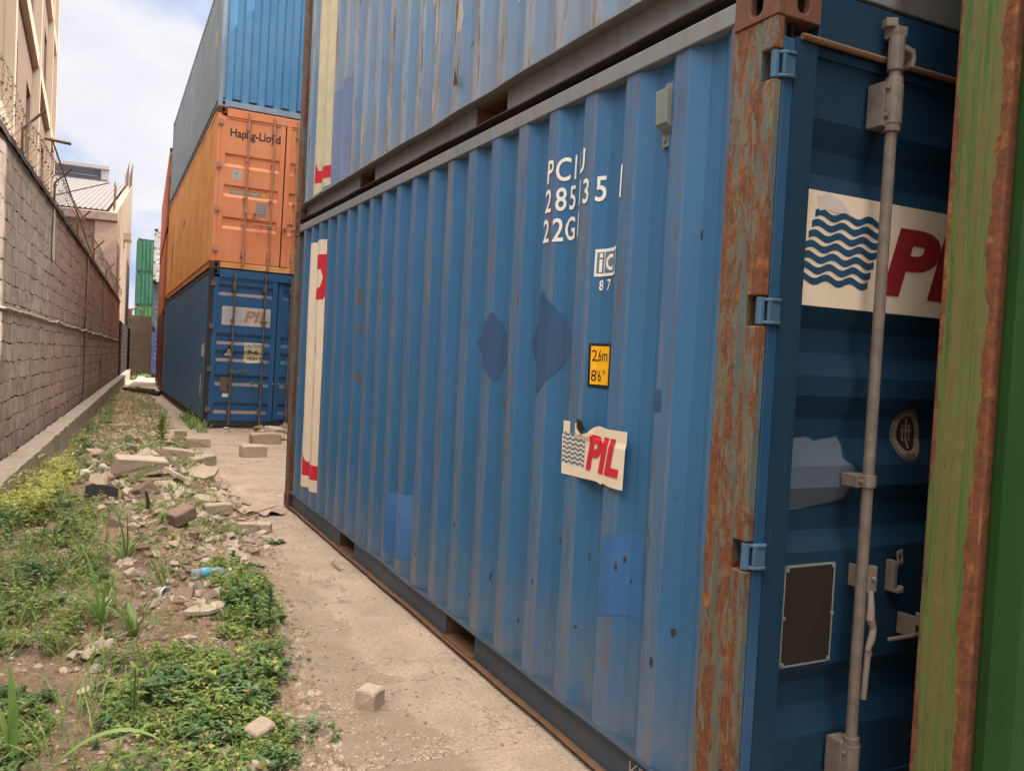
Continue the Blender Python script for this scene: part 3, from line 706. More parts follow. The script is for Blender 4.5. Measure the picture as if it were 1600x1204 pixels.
bl = container('shipping_container', 'navy blue container with dusty ribbed doors at the bottom of the stack down the alley', stack(0), 12.19, hc, rot=E3, mats=dict(side=M['bg_side'], door=M['bg_door'], post=M['dark_frame'], rail=M['dark_frame'], sill=M['dark_frame'], cast=M['dark_frame']), dprof=P5, det=1, pockets=False, ajar=1, bars=(.32, .80))
bd = bl['doors'][0]; bdm = lambda u, v, off: (u, bl['dsurf0'](v)-off, v)
bl['dsurf0'] = door_surf(P5, .030); PZ = [z for z, _ in P5]
decal('company_panel', [(rect(.24, 1.88, 1.10, 2.22), M['fadewhite']), (waves(.28, 1.93, .60, 2.17, 8, .25, 2, .1), M['fadeblue']), (fit(text_polys('PIL', 1, .04, .22), .62, 1.95, 1.08, .21), M['tan'])], bdm, [], PZ, bd, 'faded white panel with tan letters')
for z in (2.62, 1.73, 1.42, .98, .47): decal('dust_band', [(rect(.18, z-.205, 1.05, z-.150), M['dust_slope'])], bdm, [], PZ, bd, base=.001)
decal('warning_triangle', [([[(.28, 1.32), (.50, 1.32), (.39, 1.52)]], M['black']), ([[(.31, 1.325), (.47, 1.325), (.39, 1.46)]], M['palegreen'])], bdm, [], PZ, bd)
decal('caution_sign', [([[(.66, 1.24), (.71, 1.20), (.98, 1.22), (.98, 1.58), (.66, 1.58)]], M['palegreen']), (fit(text_polys('CAUTION', 1, .03), .675, 1.50, .965, .06)+fit(text_polys('9-6', 1, .03), .72, 1.37, .91, .08)+fit(text_polys('HIGH', 1, .03), .73, 1.26, .90, .065), M['black'])], bdm, [], PZ, bd)
mb = MB(); mb.box(.27, .47, .022, .029, .66, .93); mb.build('data_plate', plain('tarnished plate', (.16, .11, .08), .6), bd)
decal('label', [(rect(.31, .565, .42, .63), M['white'])], bdm, [], PZ, bd)
sb = side_map(bl['surf'])
for L_m in [(fit([[(-p[0], p[1]) for p in q] for q in text_polys('PCIU', 1)], .75, 2.35, 1.35, .09), M['fadewhite']), (rect(.55, 1.28, .95, 1.52), M['fadewhite']), (rect(.78, .55, .95, .95), M['palegreen']), (rect(11.75, .3, 11.98, 2.7), M['fadewhite'])]: decal('marking', [L_m], sb, bl['ys'], bl['zs'], bl['panel'])
M['orange_s'] = paint('sun bleached orange side', (.74, .33, .09), (.86, .50, .20), rust=.16, seed=14, dirt=.5, streakcol=(.66, .19, .05))
M['orange_d'] = paint('orange door', (.80, .27, .11), (.84, .34, .16), rust=.10, seed=15, dirt=.15)
PO = []
for zt in (2.00, 1.42, .88): PO += [(zt, 0), (zt-.02, 1), (zt-.19, 1), (zt-.21, 0)]
PO = [(2.73, 0), (2.08, 0), (2.05, 1), (1.90, 1), (1.84, 0), (1.52, 0), (1.49, 1), (1.36, 1), (1.30, 0), (.94, 0), (.91, 1), (.78, 1), (.72, 0), (.12, 0)]
og = container('shipping_container', 'orange container with closed doors in the middle of the stack down the alley', stack(hc+.002), 12.19, hc, rot=E3, mats=dict(side=M['orange_s'], door=M['orange_d'], post=M['orange_d'], rail=M['orange_s'], sill=M['orange_s'], cast=M['cast_rust'], bar=plain('pinkish painted bar', (.50, .26, .17), .6)), dprof=sorted(PO), det=1, pockets=False, bars=(.42, .82))
od = og['doors'][0]; osf = door_surf(PO, .030); om = lambda u, v, off: (u, osf(v)-off, v); OZ = [z for z, _ in PO]
decal('company_name', [(fit(text_polys('Hapag-Lloyd', 1, .022), .23, 2.34, 1.12, .20), plain('dark blue lettering', (.05, .035, .04), .5))], om, [], OZ, od)
decal('label', [(rect(.30, 1.62, .46, 1.80), M['fadewhite']), (fit(text_polys('HC', 1, .01), .35, 1.72, .41, .04), M['slate'])], om, [], OZ, od)
decal('container_type', [(rect(.27, 1.36, .93, 1.45), M['tan']), (fit(text_polys('HANGTAINER', 1, .02), .29, 1.378, .80, .06), M['fadewhite']), (rect(.83, 1.37, .92, 1.44), M['yellow'])], om, [], OZ, od)
decal('data_plate', [(rect(.74, 1.00, .93, 1.26), plain('grey plate', (.34, .30, .28), .5))], om, [], OZ, od)
so = side_map(og['surf']); dkmark = plain('dark rubbed marks', (.20, .10, .06), .7)
decal('marking', [([[(y_, z_), (y_-.12, z_+.02), (y_-.16, z_+.22), (y_-.05, z_+.20)] for y_, z_ in ((9.2, 1.3), (8.6, 1.2), (7.8, 1.1), (7.2, 1.25), (6.6, 1.5), (6.4, 2.0), (5.9, 2.15))]+[[(10.3, .5), (10.1, .5), (10.0, 1.6), (10.25, 1.5)]], dkmark)], so, og['ys'], og['zs'], og['panel'])
M['grey_side'] = paint('weathered grey side', (.24, .34, .46), (.33, .42, .50), rust=.25, seed=16, dirt=.5)
M['end_blue'] = paint('bright blue end wall', (.09, .27, .50), (.14, .32, .52), rust=.10, seed=17, dirt=.2, rough=.25)
gb = container('shipping_container', 'topmost container of the stack down the alley, grey sided with a bright blue ribbed end', stack(2*hc+.004), 12.19, 2.591, rot=E3, mats=dict(side=M['grey_side'], door=M['end_blue'], post=M['grey_side'], rail=M['grey_side'], sill=M['grey_side'], cast=M['grey_side']), front='corr', pockets=False)
for c in gb['root'].children:
    if c.name.startswith('end_panel') and c.data.vertices[0].co.y < 1: c.data.materials[0] = M['end_blue']
for L_m in [(rect(1.0, 1.9, 1.15, 2.2), M['fadewhite']), (rect(.9, 1.35, 1.02, 1.65), M['palegreen'])]: decal('marking', [L_m], side_map(gb['surf']), gb['ys'], gb['zs'], gb['panel'])

M['maroon'] = paint('maroon paint', (.13, .03, .022), rust=.2, seed=18)
M['orange_red'] = paint('dull orange red paint', (.38, .095, .035), rust=.2, seed=19)
M['viol'] = paint('violet blue paint', (.05, .07, .20), rust=.15, seed=20)
M['slateblue'] = paint('slate blue paint', (.07, .11, .14), rust=.2, seed=21)
M['whitegrey'] = paint('dirty white paint', (.42, .42, .43), rust=.3, seed=22)
M['teal'] = paint('teal green paint', (.015, .10, .055), rust=.1, seed=23)
M['leafgreen'] = paint('leaf green paint', (.03, .13, .035), rust=.15, seed=24)
def plainbox(label, loc, L_, H, mt, rot=(0, 0, 0), **k):
    return container('shipping_container', label, loc, L_, H, rot=rot, mats=dict(side=mt, door=mt, post=mt, rail=mt, sill=mt, cast=M['dark_frame']), pockets=False, **k)
E4 = (-.012, .008, -.055)
plainbox('maroon container at the bottom of the second stack down the alley', (.47, 27.0, -.29), 12.19, 2.591, M['maroon'], E4)
plainbox('dull orange red container resting on the maroon one', (.475, 27.0, 2.303), 12.19, 2.591, M['orange_red'], E4)
plainbox('dull orange red container topmost of the second stack, beside the orange one', (.48, 27.0, 4.896), 12.19, 2.591, M['orange_red'], E4)
plainbox('violet blue container at the bottom of the farthest stack in the alley', (1.57, 49, -.62), 12.19, 2.591, M['viol'], (0, 0, -.085))
plainbox('slate blue container in the middle of the farthest stack in the alley', (1.55, 49, 1.973), 12.19, 2.591, M['slateblue'], (0, 0, -.085))
plainbox('dirty white container topmost of the farthest stack in the alley', (1.50, 48.6, 4.566), 12.19, hc, M['whitegrey'], (0, 0, -.085))
for k, (lb, mt) in enumerate((('pale green container at the foot of the green stack behind the far end wall', M['leafgreen']), ('leaf green container just above the far end wall', M['leafgreen']), ('dark green container second from the top behind the far end wall', M['teal']), ('teal green container topmost behind the far end wall', M['teal']))):
    plainbox(lb, (1.72+12.19, 70, -1.22+k*2.593), 12.19, 2.591, mt, (0, 0, math.pi/2), front='corr')
plainbox('red container glimpsed left of the green stack behind the far end wall', (1.66, 74, 1.2), 12.19, 2.591, paint('red paint', (.35, .03, .05), rust=.1, seed=25), (0, 0, math.pi/2), front='corr')
# unseen container stacks added behind the first row to shade the alley
for x, y, n, L_, mt in ((3.05, -6.1, 3, 12.19, M['maroon']), (3.05, 6.3, 4, 12.19, M['slateblue']), (3.1, 18.8, 4, 12.19, M['orange_red'])):
    for k in range(n):
        plainbox('%s container, %s of an unseen stack added to shade the alley' % ({'maroon paint': 'maroon', 'slate blue paint': 'slate blue', 'dull orange red paint': 'orange red'}[mt.name], ('bottom', 'second', 'third', 'fourth')[k]), (x, y, -.1+k*2.593), L_, 2.591, mt, front='corr', group='unseen containers added to shade the alley')

# ================================================================ ground
def xe(y): return min(-.40, -1.02+.115*y) if y < 12 else -.40-.004*(y-12)*0
def xw(y): return -2.919+.066*y
def sstep(a, b, t):
    t = max(0, min(1, (t-a)/(b-a))); return t*t*(3-2*t)
def base_z(y):
    if y < 8: return 0
    if y < 14.2: return -.085*sstep(8, 14.2, y)
    if y < 26.4: return -.085-.0145*(y-14.2)
    if y < 60: return -.262-.020*(y-26.4)
    return -.934
def gh(x, y):
    z = base_z(y)
    w = x-xw(y)                             # distance from the block wall
    soil = sstep(xe(y)+.10, xe(y)-.20, x)*sstep(-.9, -.5, w-1.0) if y < 60 else 0
    n = noise.noise(Vector((x*2.1, y*2.1, 0))); n2_ = noise.noise(Vector((x*7, y*7, 3))); n3_ = noise.noise(Vector((x*19, y*19, 8)))
    z += soil*(.035*n+.026*n2_+.020*n3_+.025)
    z += (1-soil)*(.004*n+.003*n2_+.002*n3_)
    z += soil*.13*math.exp(-((x+1.02)/.42)**2-((y-7.6)/1.9)**2)*(1+.5*n2_)
    z += soil*.07*math.exp(-((x+1.15)/.4)**2-((y-4.6)/1.2)**2)*(1+.6*n2_)
    if 0 < w < .60 and y > 5.5 and y < 56: z -= .14*sstep(5.5, 7.5, y)*sstep(.60, .48, w)   # drain beside the wall
    if x > -.02 and y < 6.2: z = -.012
    if x > .0 and y > 14: z -= .01
    return z
def axis(segs):
    P = [segs[0][0]]
    for a, b, st in segs:
        n = max(1, round((b-a)/st))
        P += [a+(b-a)*(i+1)/n for i in range(n)]
    return P
xs = axis([(-900, -60, 140), (-60, -6, 9), (-6, -2.8, .4), (-2.8, .1, .028), (.1, 2.9, .2), (2.9, 60, 9), (60, 900, 140)])
ys = axis([(-900, -60, 140), (-60, -3, 9), (-3, .6, .3), (.6, 9, .03), (9, 16, .06), (16, 30, .15), (30, 60, .6), (60, 100, 8), (100, 1600, 150)])
nx, ny = len(xs), len(ys)
me = bpy.data.meshes.new('ground')
me.from_pydata([(x, y, gh(x, y)) for y in ys for x in xs], [], [(j*nx+i, j*nx+i+1, (j+1)*nx+i+1, (j+1)*nx+i) for j in range(ny-1) for i in range(nx-1)])
for p in me.polygons: p.use_smooth = True
B = NB('alley ground'); v = B.coord()
X, Y, Z = B.sep(B.tc.outputs['Object'])
edge = B.math('MINIMUM', B.math('ADD', B.math('MULTIPLY', Y, .115), -1.02), -.40)
wob = B.math('MULTIPLY', B.math('SUBTRACT', B.noise(v, 3.2, 6, .6), .5), .55)
soil = B.ramp(B.math('ADD', B.math('MULTIPLY', B.math('SUBTRACT', B.math('ADD', edge, wob), X), 2.4), .45), [(.30, 0), (.70, 1)])
slab = B.ramp(B.math('ADD', B.math('MULTIPLY', B.math('SUBTRACT', B.math('ADD', X, .40), wob), 3.2), .5), [(.3, 0), (.7, 1)])
grit = B.mix(B.ramp(B.noise(v, 95, 4, .75), [(.32, 0), (.68, 1)]), (.38, .29, .22), (.70, .55, .43))
grit = B.mix(B.ramp(B.noise(v, 5, 8, .7), [(.4, 0), (.65, 1)]), grit, (.47, .34, .25))
grit = B.mix(B.math('MULTIPLY', B.ramp(B.noise(v, 130, 3, .6), [(.66, 0), (.70, 1)]), .8), grit, (.08, .06, .05))
slabc = B.mix(B.ramp(B.noise(v, 2.5, 8, .62, .6), [(.35, 0), (.7, 1)]), (.54, .42, .325), (.37, .29, .225))
slabc = B.mix(B.math('MULTIPLY', B.ramp(B.noise(v, 60, 6, .7), [(.42, 0), (.62, 1)]), .6), slabc, (.27, .205, .16))
vo = B.n('ShaderNodeTexVoronoi', feature='DISTANCE_TO_EDGE'); vo.inputs['Scale'].default_value = 1.25
wv = B.n('ShaderNodeVectorMath', operation='ADD'); B.l(v, wv.inputs[0])
wn_ = B.n('ShaderNodeVectorMath', operation='SCALE'); B.l(B.noise(v, 2.4, 7, .65, 0, 'Color'), wn_.inputs[0]); wn_.inputs['Scale'].default_value = .9
B.l(wn_.outputs[0], wv.inputs[1]); B.l(wv.outputs[0], vo.inputs['Vector'])
crack = B.math('MULTIPLY', B.ramp(vo.outputs['Distance'], [(.0, 1), (.014, 0)]), B.ramp(B.noise(v, 1.4, 3), [(.40, 0), (.5, 1)]))
slabc = B.mix(B.math('MULTIPLY', crack, .8), slabc, (.10, .075, .06))
soilc = B.mix(B.ramp(B.noise(v, 9, 8, .7), [(.35, 0), (.65, 1)]), (.26, .165, .11), (.48, .335, .235))
soilc = B.mix(B.ramp(B.noise(v, 60, 6, .75), [(.5, 0), (.72, 1)]), soilc, (.62, .465, .35))
soilc = B.mix(B.math('MULTIPLY', B.ramp(B.noise(v, 2.2, 5), [(.5, 0), (.7, 1)]), .5), soilc, (.34, .19, .13))
col = B.mix(slab, grit, slabc); col = B.mix(soil, col, soilc)
h = B.mix(slab, B.noise(v, 80, 8, .8), B.mix(.35, B.noise(v, 8, 8, .6), B.noise(v, 110, 5, .7))); h = B.mix(soil, h, B.noise(v, 28, 9, .75))
nrm = B.bump(h, 1.0, .022); nrm = B.bump(B.noise(v, 3.5, 10, .62), .55, .05, nrm); nrm = B.bump(crack, -1, .02, nrm)
B.done(col, .92, 0, nrm, .2); me.materials.append(B.mat)
go = bpy.data.objects.new('ground', me); COL.objects.link(go); tag(go, 'pale dusty packed ground with darker soil strip', None, kind='structure')

# ================================================================ block wall and drain
TH = math.atan2(1, .066)
def wallmat():
    B = NB('hollow block masonry'); X, Y, Z = B.sep(B.tc.outputs['Object']); v = B.coord()
    nz = B.n('ShaderNodeVectorMath', operation='SCALE'); sb_ = B.n('ShaderNodeVectorMath', operation='SUBTRACT'); sb_.inputs[1].default_value = (.5, .5, .5)
    B.l(B.noise(v, 2.2, 5, .6, 0, 'Color'), sb_.inputs[0]); B.l(sb_.outputs[0], nz.inputs[0]); nz.inputs['Scale'].default_value = .12
    ad = B.n('ShaderNodeVectorMath', operation='ADD'); B.l(B.comb(X, Z, 0), ad.inputs[0]); B.l(nz.outputs[0], ad.inputs[1])
    br = B.n('ShaderNodeTexBrick'); br.offset = .5; br.inputs['Scale'].default_value = 1; br.inputs['Brick Width'].default_value = .40; br.inputs['Row Height'].default_value = .195
    br.inputs['Mortar Size'].default_value = .010; br.inputs['Mortar Smooth'].default_value = .4; br.inputs['Bias'].default_value = -.1
    br.inputs['Color1'].default_value = (.42, .33, .28, 1); br.inputs['Color2'].default_value = (.55, .445, .385, 1); br.inputs['Mortar'].default_value = (.36, .29, .245, 1)
    B.l(ad.outputs[0], br.inputs['Vector'])
    c = br.outputs['Color']
    # upper part: greyer near the camera, redder beyond the white stripe
    up = B.math('GREATER_THAN', B.math('ADD', Z, B.math('MULTIPLY', B.noise(v, 3, 4), .03)), 1.52)
    far = B.ramp(B.math('MULTIPLY', X, .04), [(.455, 0), (.475, 1)])
    c = B.mix(B.math('MULTIPLY', up, .55), c, B.mix(far, (.48, .40, .35), (.40, .26, .225)))
    c = B.mix(B.math('MULTIPLY', B.math('MULTIPLY', far, B.math('SUBTRACT', 1, up)), .25), c, (.42, .25, .205))
    c = B.mix(B.ramp(B.noise(B.coord((1, 1, .35)), 2.4, 9, .7), [(.42, 0), (.72, .55)]), c, (.24, .18, .155))
    c = B.mix(B.ramp(B.noise(v, 8, 8, .7), [(.5, 0), (.75, .55)]), c, (.62, .52, .44))
    # open joints
    m = B.math('MULTIPLY', br.outputs['Fac'], B.ramp(B.noise(B.coord((1, 1, 1), (4, 4, 4)), 3.2, 7, .75), [(.49, 0), (.54, 1)]))
    spall = B.ramp(B.noise(v, 6.5, 8, .75), [(.70, 0), (.725, 1)])
    d = B.math('MAXIMUM', m, spall)
    c = B.mix(d, c, (.035, .022, .02))
    base = B.ramp(Z, [(.0, 1), (.35, 0)]); c = B.mix(B.math('MULTIPLY', base, B.noise(v, 3, 5)), c, (.13, .10, .08))
    h = B.mix(.5, B.math('SUBTRACT', 1, br.outputs['Fac']), B.noise(v, 25, 8, .7)); nrm = B.bump(h, .9, .012); nrm = B.bump(d, -1, .03, nrm)
    return B.done(c, 1, 0, nrm, 0)
M['wall'] = wallmat()
M['concrete'] = plain('stained concrete', (.46, .38, .31), .92, 0, .7, 5, .8, (.22, .17, .13))
M['concrete_l'] = plain('pale concrete', (.56, .46, .38), .92, 0, .6, 6, .6, (.32, .25, .20))
wl = empty('boundary_wall', (-2.919, 0, .305), (0, .0135, TH), 'weathered hollow block wall with a wavy mortar ledge and razor wire running along the left of the alley', 'wall')
def rough_slab(x0, x1, y0, y1, z0, z1, st, amp, seed=0, topamp=None):
    """box whose front (y0) and top are rough"""
    mb = MB(); nx_ = max(1, int((x1-x0)/st)); nz_ = max(1, int((z1-z0)/st)); vs = []; fs = []
    def d(x, z): return amp*(noise.noise(Vector((x*2.3, z*2.3, seed)))+.6*noise.noise(Vector((x*7, z*7, seed+3))))
    for k in range(nz_+1):
        for i in range(nx_+1):
            x = x0+(x1-x0)*i/nx_; z = z0+(z1-z0)*k/nz_; e = (topamp if topamp is not None else amp)*noise.noise(Vector((x*3, seed, 1))) if k == nz_ else 0
            vs.append((x, y0+d(x, z), z+e))
    n_ = nx_+1
    for k in range(nz_):
        for i in range(nx_): fs.append((k*n_+i, k*n_+i+1, (k+1)*n_+i+1, (k+1)*n_+i))
    b = len(vs)
    for i in range(n_): vs.append((vs[nz_*n_+i][0], y1, vs[nz_*n_+i][2]))
    for i in range(n_): vs.append((vs[i][0], y1, z0))
    for i in range(nx_):
        fs.append((nz_*n_+i, nz_*n_+i+1, b+i+1, b+i)); fs.append((b+i, b+i+1, b+n_+i+1, b+n_+i))
    mb.add(vs, fs); return mb
mb = rough_slab(-6, 37.5, 0, .20, -.6, 3.10, .065, .014, 1, .015); mb.build('masonry', M['wall'], wl, fix=False)
mb = MB(); pts = []; N = 440
for i in range(N+1):
    x = -6+43.5*i/N; pts.append((x, -.012+.006*noise.noise(Vector((x*3, 1, 1))), 1.50+.05*noise.noise(Vector((x*.9, 0, 0)))+.022*noise.noise(Vector((x*3.1, 5, 0)))))
mb.tube(pts, .017, 6); mb.build('mortar_ledge', M['concrete_l'], wl, smooth=True)
mb = rough_slab(-6, 37.5, -.035, .235, 3.085, 3.15, .065, .012, 7, .02); mb.build('coping', plain('dark stained coping', (.10, .075, .065), .95, 0, .6, 6, .5), wl, fix=False)
mb = rough_slab(11.55, 11.85, -.020, .0, 2.36, 3.08, .06, .006, 3); mb.build('plaster_strip', plain('cream plaster', (.62, .54, .46), .9, 0, .3, 8, .4), wl, fix=False)
for q in (18.2, 24.5, 31):
    mb = rough_slab(q, q+.30, -.022, .0, -.1, 3.08, .10, .006, q); mb.build('pier', M['concrete'], wl, fix=False)
# razor wire coil
mb = MB(); pts = []; rr = random.Random(3)
n = 0; x = -2
coil = []
for i in range(int(36.0/.24)*18):
    a = i*2*math.pi/18; x = -1+i*.24/18
    r_ = .25+.02*math.sin(x*1.3)+.04*noise.noise(Vector((x*.7, 2, 2)))
    coil.append((x+.10*noise.noise(Vector((x*1.5, 9, 1)))*1.0+.06*math.sin(a), .05+r_*math.cos(a)*.75, 3.37+r_*math.sin(a)+.04*noise.noise(Vector((x*.8, 7, 1)))))
mb.tube(coil, .0026, 4)
for i in range(0, len(coil), 2):
    p = Vector(coil[i]); q = Vector(coil[min(i+1, len(coil)-1)])-p
    if q.length < 1e-5: continue
    q.normalize(); s_ = q.cross(Vector((rr.uniform(-1, 1), rr.uniform(-1, 1), rr.uniform(-1, 1)))).normalized()*.020
    mb.add([p-s_, p+q*.012, p+s_, p-q*.012], [(0, 1, 2, 3)])
mb.build('razor_wire', plain('rusting razor wire', (.24, .18, .14), .6, .3, .4, 30), wl, fix=False)
for q in (5, 9.4, 12.8, 17, 22, 28, 34):
    mb = MB(); mb.tube([(q, .10, 3.1), (q, .10, 3.62), (q, -.12, 3.86)], .016, 6); mb.build('wire_bracket', M['rust'], wl)
mb = MB(); mb.tube([(11.7, .05, 4.05), (13.4, .03, 3.85), (16.5, .02, 3.55), (20.5, .03, 3.25)], .013, 6); mb.build('pole', plain('grey pole', (.22, .18, .15), .8), wl)
mb = MB(); mb.tube([(10.9, .05, 3.86), (10.95, -.26, 3.84)], .020, 8); mb.build('pipe_stub', M['rust'], wl)
# dirty brick end of the wall
M['brick_dark'] = None
def brick(name, c1, c2, mo, w=.24, h=.085, dirt=.5, dcol=(.04, .035, .035), jit=.02, holes=0):
    B = NB(name); X, Y, Z = B.sep(B.tc.outputs['Object']); v = B.coord()
    br = B.n('ShaderNodeTexBrick'); br.inputs['Scale'].default_value = 1; br.inputs['Brick Width'].default_value = w; br.inputs['Row Height'].default_value = h
    br.inputs['Mortar Size'].default_value = h*.09; br.inputs['Mortar Smooth'].default_value = .3
    for k, c in (('Color1', c1), ('Color2', c2), ('Mortar', mo)): br.inputs[k].default_value = (*c, 1)
    nz = B.n('ShaderNodeVectorMath', operation='SCALE'); B.l(B.noise(v, 3, 4, .6, 0, 'Color'), nz.inputs[0]); nz.inputs['Scale'].default_value = jit
    ad = B.n('ShaderNodeVectorMath', operation='ADD'); B.l(B.comb(B.math('ADD', X, Y), Z, 0), ad.inputs[0]); B.l(nz.outputs[0], ad.inputs[1]); B.l(ad.outputs[0], br.inputs['Vector'])
    c = B.mix(B.math('MULTIPLY', B.ramp(B.noise(v, 1.1, 8, .65), [(.38, 0), (.68, 1)]), dirt), br.outputs['Color'], dcol)
    c = B.mix(B.math('MULTIPLY', B.noise(v, 12, 6, .7), .3), c, tuple(x*.5 for x in c1))
    nrm = B.bump(B.math('SUBTRACT', 1, br.outputs['Fac']), .6, .015); nrm = B.bump(B.noise(v, 20, 8, .7), .5, .01, nrm)
    return B.done(c, 1, 0, nrm, 0)
M['brick_dark'] = brick('sooty brick', (.05, .045, .045), (.085, .07, .065), (.03, .028, .028), .4, .2, .6)
mb = rough_slab(37.5, 54.5, -.03, .20, -.6, 2.35, .25, .02, 5); mb.build('sooty_masonry', M['brick_dark'], wl, fix=False)

dr = empty('drain', (-2.919, 0, .305), (0, .0135, TH), 'open concrete drain with weeds at the foot of the block wall', 'drain')
mb = rough_slab(3, 54, -.235, -.01, -.62, -.005, .07, .014, 2, .03); mb.build('ledge', M['concrete'], dr, fix=False)
mb = MB(); mb = rough_slab(9.3, 50, -.98, -.64, -.7, -.285, .09, .012, 4, .02); mb.build('lip', M['concrete_l'], dr, fix=False)

# ================================================================ tall building on the left
M['render_brown'] = plain('brown grey render', (.30, .21, .155), .9, 0, .35, 2, .3)
M['cream_conc'] = plain('cream painted concrete', (.60, .49, .37), .85, 0, .2, 2, .2)
M['glass'] = plain('dark window glass', (.03, .03, .035), .15, 0, .1, 3, 0)
bd_ = empty('apartment_building', (-3.0, 7.0, 0), (0, 0, math.pi/2), 'tall unfinished brown building with cream columns and floor bands behind the razor wire', 'building')
# local x = +Y world, local y = -X world (into the building)
BW, BH = 25.2, 14.6
op = []
cols_ = [(.0, .3), (7.2, 7.55), (14.5, 14.85), (21.2, 21.5), (24.7, 25.2)]
for fl in range(4):
    zb = 1.2+3.3*fl
    for a in (1.2, 4.8, 8.6, 12.6, 16.0, 19.3, 22.5):
        op.append((a, a+1.45, zb+.9, zb+2.45))
def wall_open(L_, H_, op, th):
    mb = MB(); X_ = sorted(set([0, L_]+[o[0] for o in op]+[o[1] for o in op])); Z_ = sorted(set([0, H_]+[o[2] for o in op]+[o[3] for o in op]))
    for a, b in zip(X_, X_[1:]):
        run = None
        for c, d in zip(Z_, Z_[1:]):
            hole = any(o[0]-1e-6 <= a and b <= o[1]+1e-6 and o[2]-1e-6 <= c and d <= o[3]+1e-6 for o in op)
            if not hole: run = (run[0], d) if run else (c, d)
            if hole and run: mb.box(a, b, 0, th, *run); run = None
        if run: mb.box(a, b, 0, th, *run)
    return mb
wall_open(BW, BH, op, .22).build('wall', M['render_brown'], bd_, fix=False)
mb = MB(); mb.box(.05, BW-.05, .5, 12, 0, BH-.1); mb.build('building_core', M['render_brown'], bd_)
for o_ in op:
    if o_[2] > 16: continue
    mb = MB(); a, b, c, d = o_; mb.box(a+.002, b-.002, .10, .15, c, c+.06); mb.box(a+.002, b-.002, .10, .15, d-.06, d); mb.box(a+.002, a+.06, .10, .15, c+.06, d-.06); mb.box(b-.06, b-.002, .10, .15, c+.06, d-.06); mb.box((a+b)/2-.025, (a+b)/2+.025, .10, .15, c+.06, d-.06)
    wf = mb.build('window', M['dark_frame'], bd_)
    mb = MB(); mb.box(a+.06, b-.06, .12, .13, c+.06, d-.06); mb.build('pane', M['glass'], wf)
for a, b in cols_:
    mb = MB(); mb.box(a, b, -.16, -.003, 0, BH); mb.build('column', M['cream_conc'], bd_)
for z in (4.45, 7.75, 11.05, 14.0):
    mb = MB()
    e = [0]+[q for c in cols_ for q in c][1:]
    for (a0, a1), (b0, b1) in zip(cols_, cols_[1:]): mb.box(a1+.003, b0-.003, -.13, -.003, z, z+.34)
    mb.build('floor_band', M['cream_conc'], bd_)

# ================================================================ low gabled building
M['brick_tan'] = brick('tan rubble brick', (.34, .23, .17), (.44, .32, .25), (.40, .31, .25), .42, .20, .35, (.20, .14, .11), .05)
M['plaster_pink'] = brick('stained rubble gable', (.30, .24, .19), (.38, .31, .25), (.27, .22, .18), .42, .20, .55, (.16, .125, .10), .05)
M['roof_sheet'] = None
gbd = empty('warehouse', (-.75, 35.0, -.45), (0, 0, TH-math.pi/2), 'low brick warehouse with ribbed roof and stained plaster gable beyond the block wall', 'building')
# local y = along the alley, local x = 0 is the alley face, -x into the building; front wall at local y=0
LB, HF, HB = 20.5, 6.75, 11.2
mb = MB()
gab = [(0, 0), (LB, 0), (LB, HB), (0, HF)]
mb.prism(gab, -.30, 0, 'x'); mb.build('gable_wall', M['plaster_pink'], gbd)
mb = MB(); mb.box(-9, -.302, 0, .3, 0, HF-.35); mb.build('front_wall', M['brick_tan'], gbd)
mb = MB(); mb.box(-9, .06, -.18, .30, HF-.348, HF); mb.build('cornice', M['concrete'], gbd, bevel=.03)
mb = MB(); mb.box(-.75, .05, -.10, -.002, 0, HF-.36); mb.build('pilaster', M['concrete_l'], gbd)
mb = MB(); mb.box(-2.2, -1.9, -.05, -.002, 0, HF-.36); mb.build('pilaster', M['concrete_l'], gbd)
mb = MB(); n = 44; vs = []; fs = []
sl = (HB-HF)/LB
for i in range(n*4+1):
    x = -9+8.65*i/(n*4); k = .05 if i % 4 == 0 else 0
    vs += [(x, .32, HF+.05+k+.32*sl), (x, LB-.3, HF+k+.05+(LB-.3)*sl)]
for i in range(n*4): fs.append((2*i, 2*i+2, 2*i+3, 2*i+1))
mb.add(vs, fs); mb.build('roof', plain('pinkish ribbed roof sheet', (.155, .13, .12), .5, .2, .3, 1, .1), gbd)
mb = MB()
for k, a in enumerate((LB-.2, LB-1.2, LB-2.3, LB-3.6, LB-5.2)):
    for dx in (-.05, -.25): mb.tube([(dx, a, HF+sl*a-.1), (dx+.02, a, HF+sl*a+1.35-.12*k)], .018, 5)
for a in (.6, 1.6): mb.tube([(-.15, a, HF), (-.12, a+.02, HF+1.3)], .022, 5)
mb.build('rebar', M['rust'], gbd)
mb = MB(); mb.tube([(-3.4, .2, HF), (-.3, .3, HF+1.2)], .025, 5); mb.build('brace', M['rust'], gbd)
mb = MB(); mb.box(.0, .35, 8.0, 9.6, 6.6, 6.9); mb.build('lintel', M['concrete'], gbd)
mb = MB(); mb.box(-4.0, -.02, LB-.3, LB, 0, HB-.1); mb.build('rear_wall', M['brick_tan'], gbd)
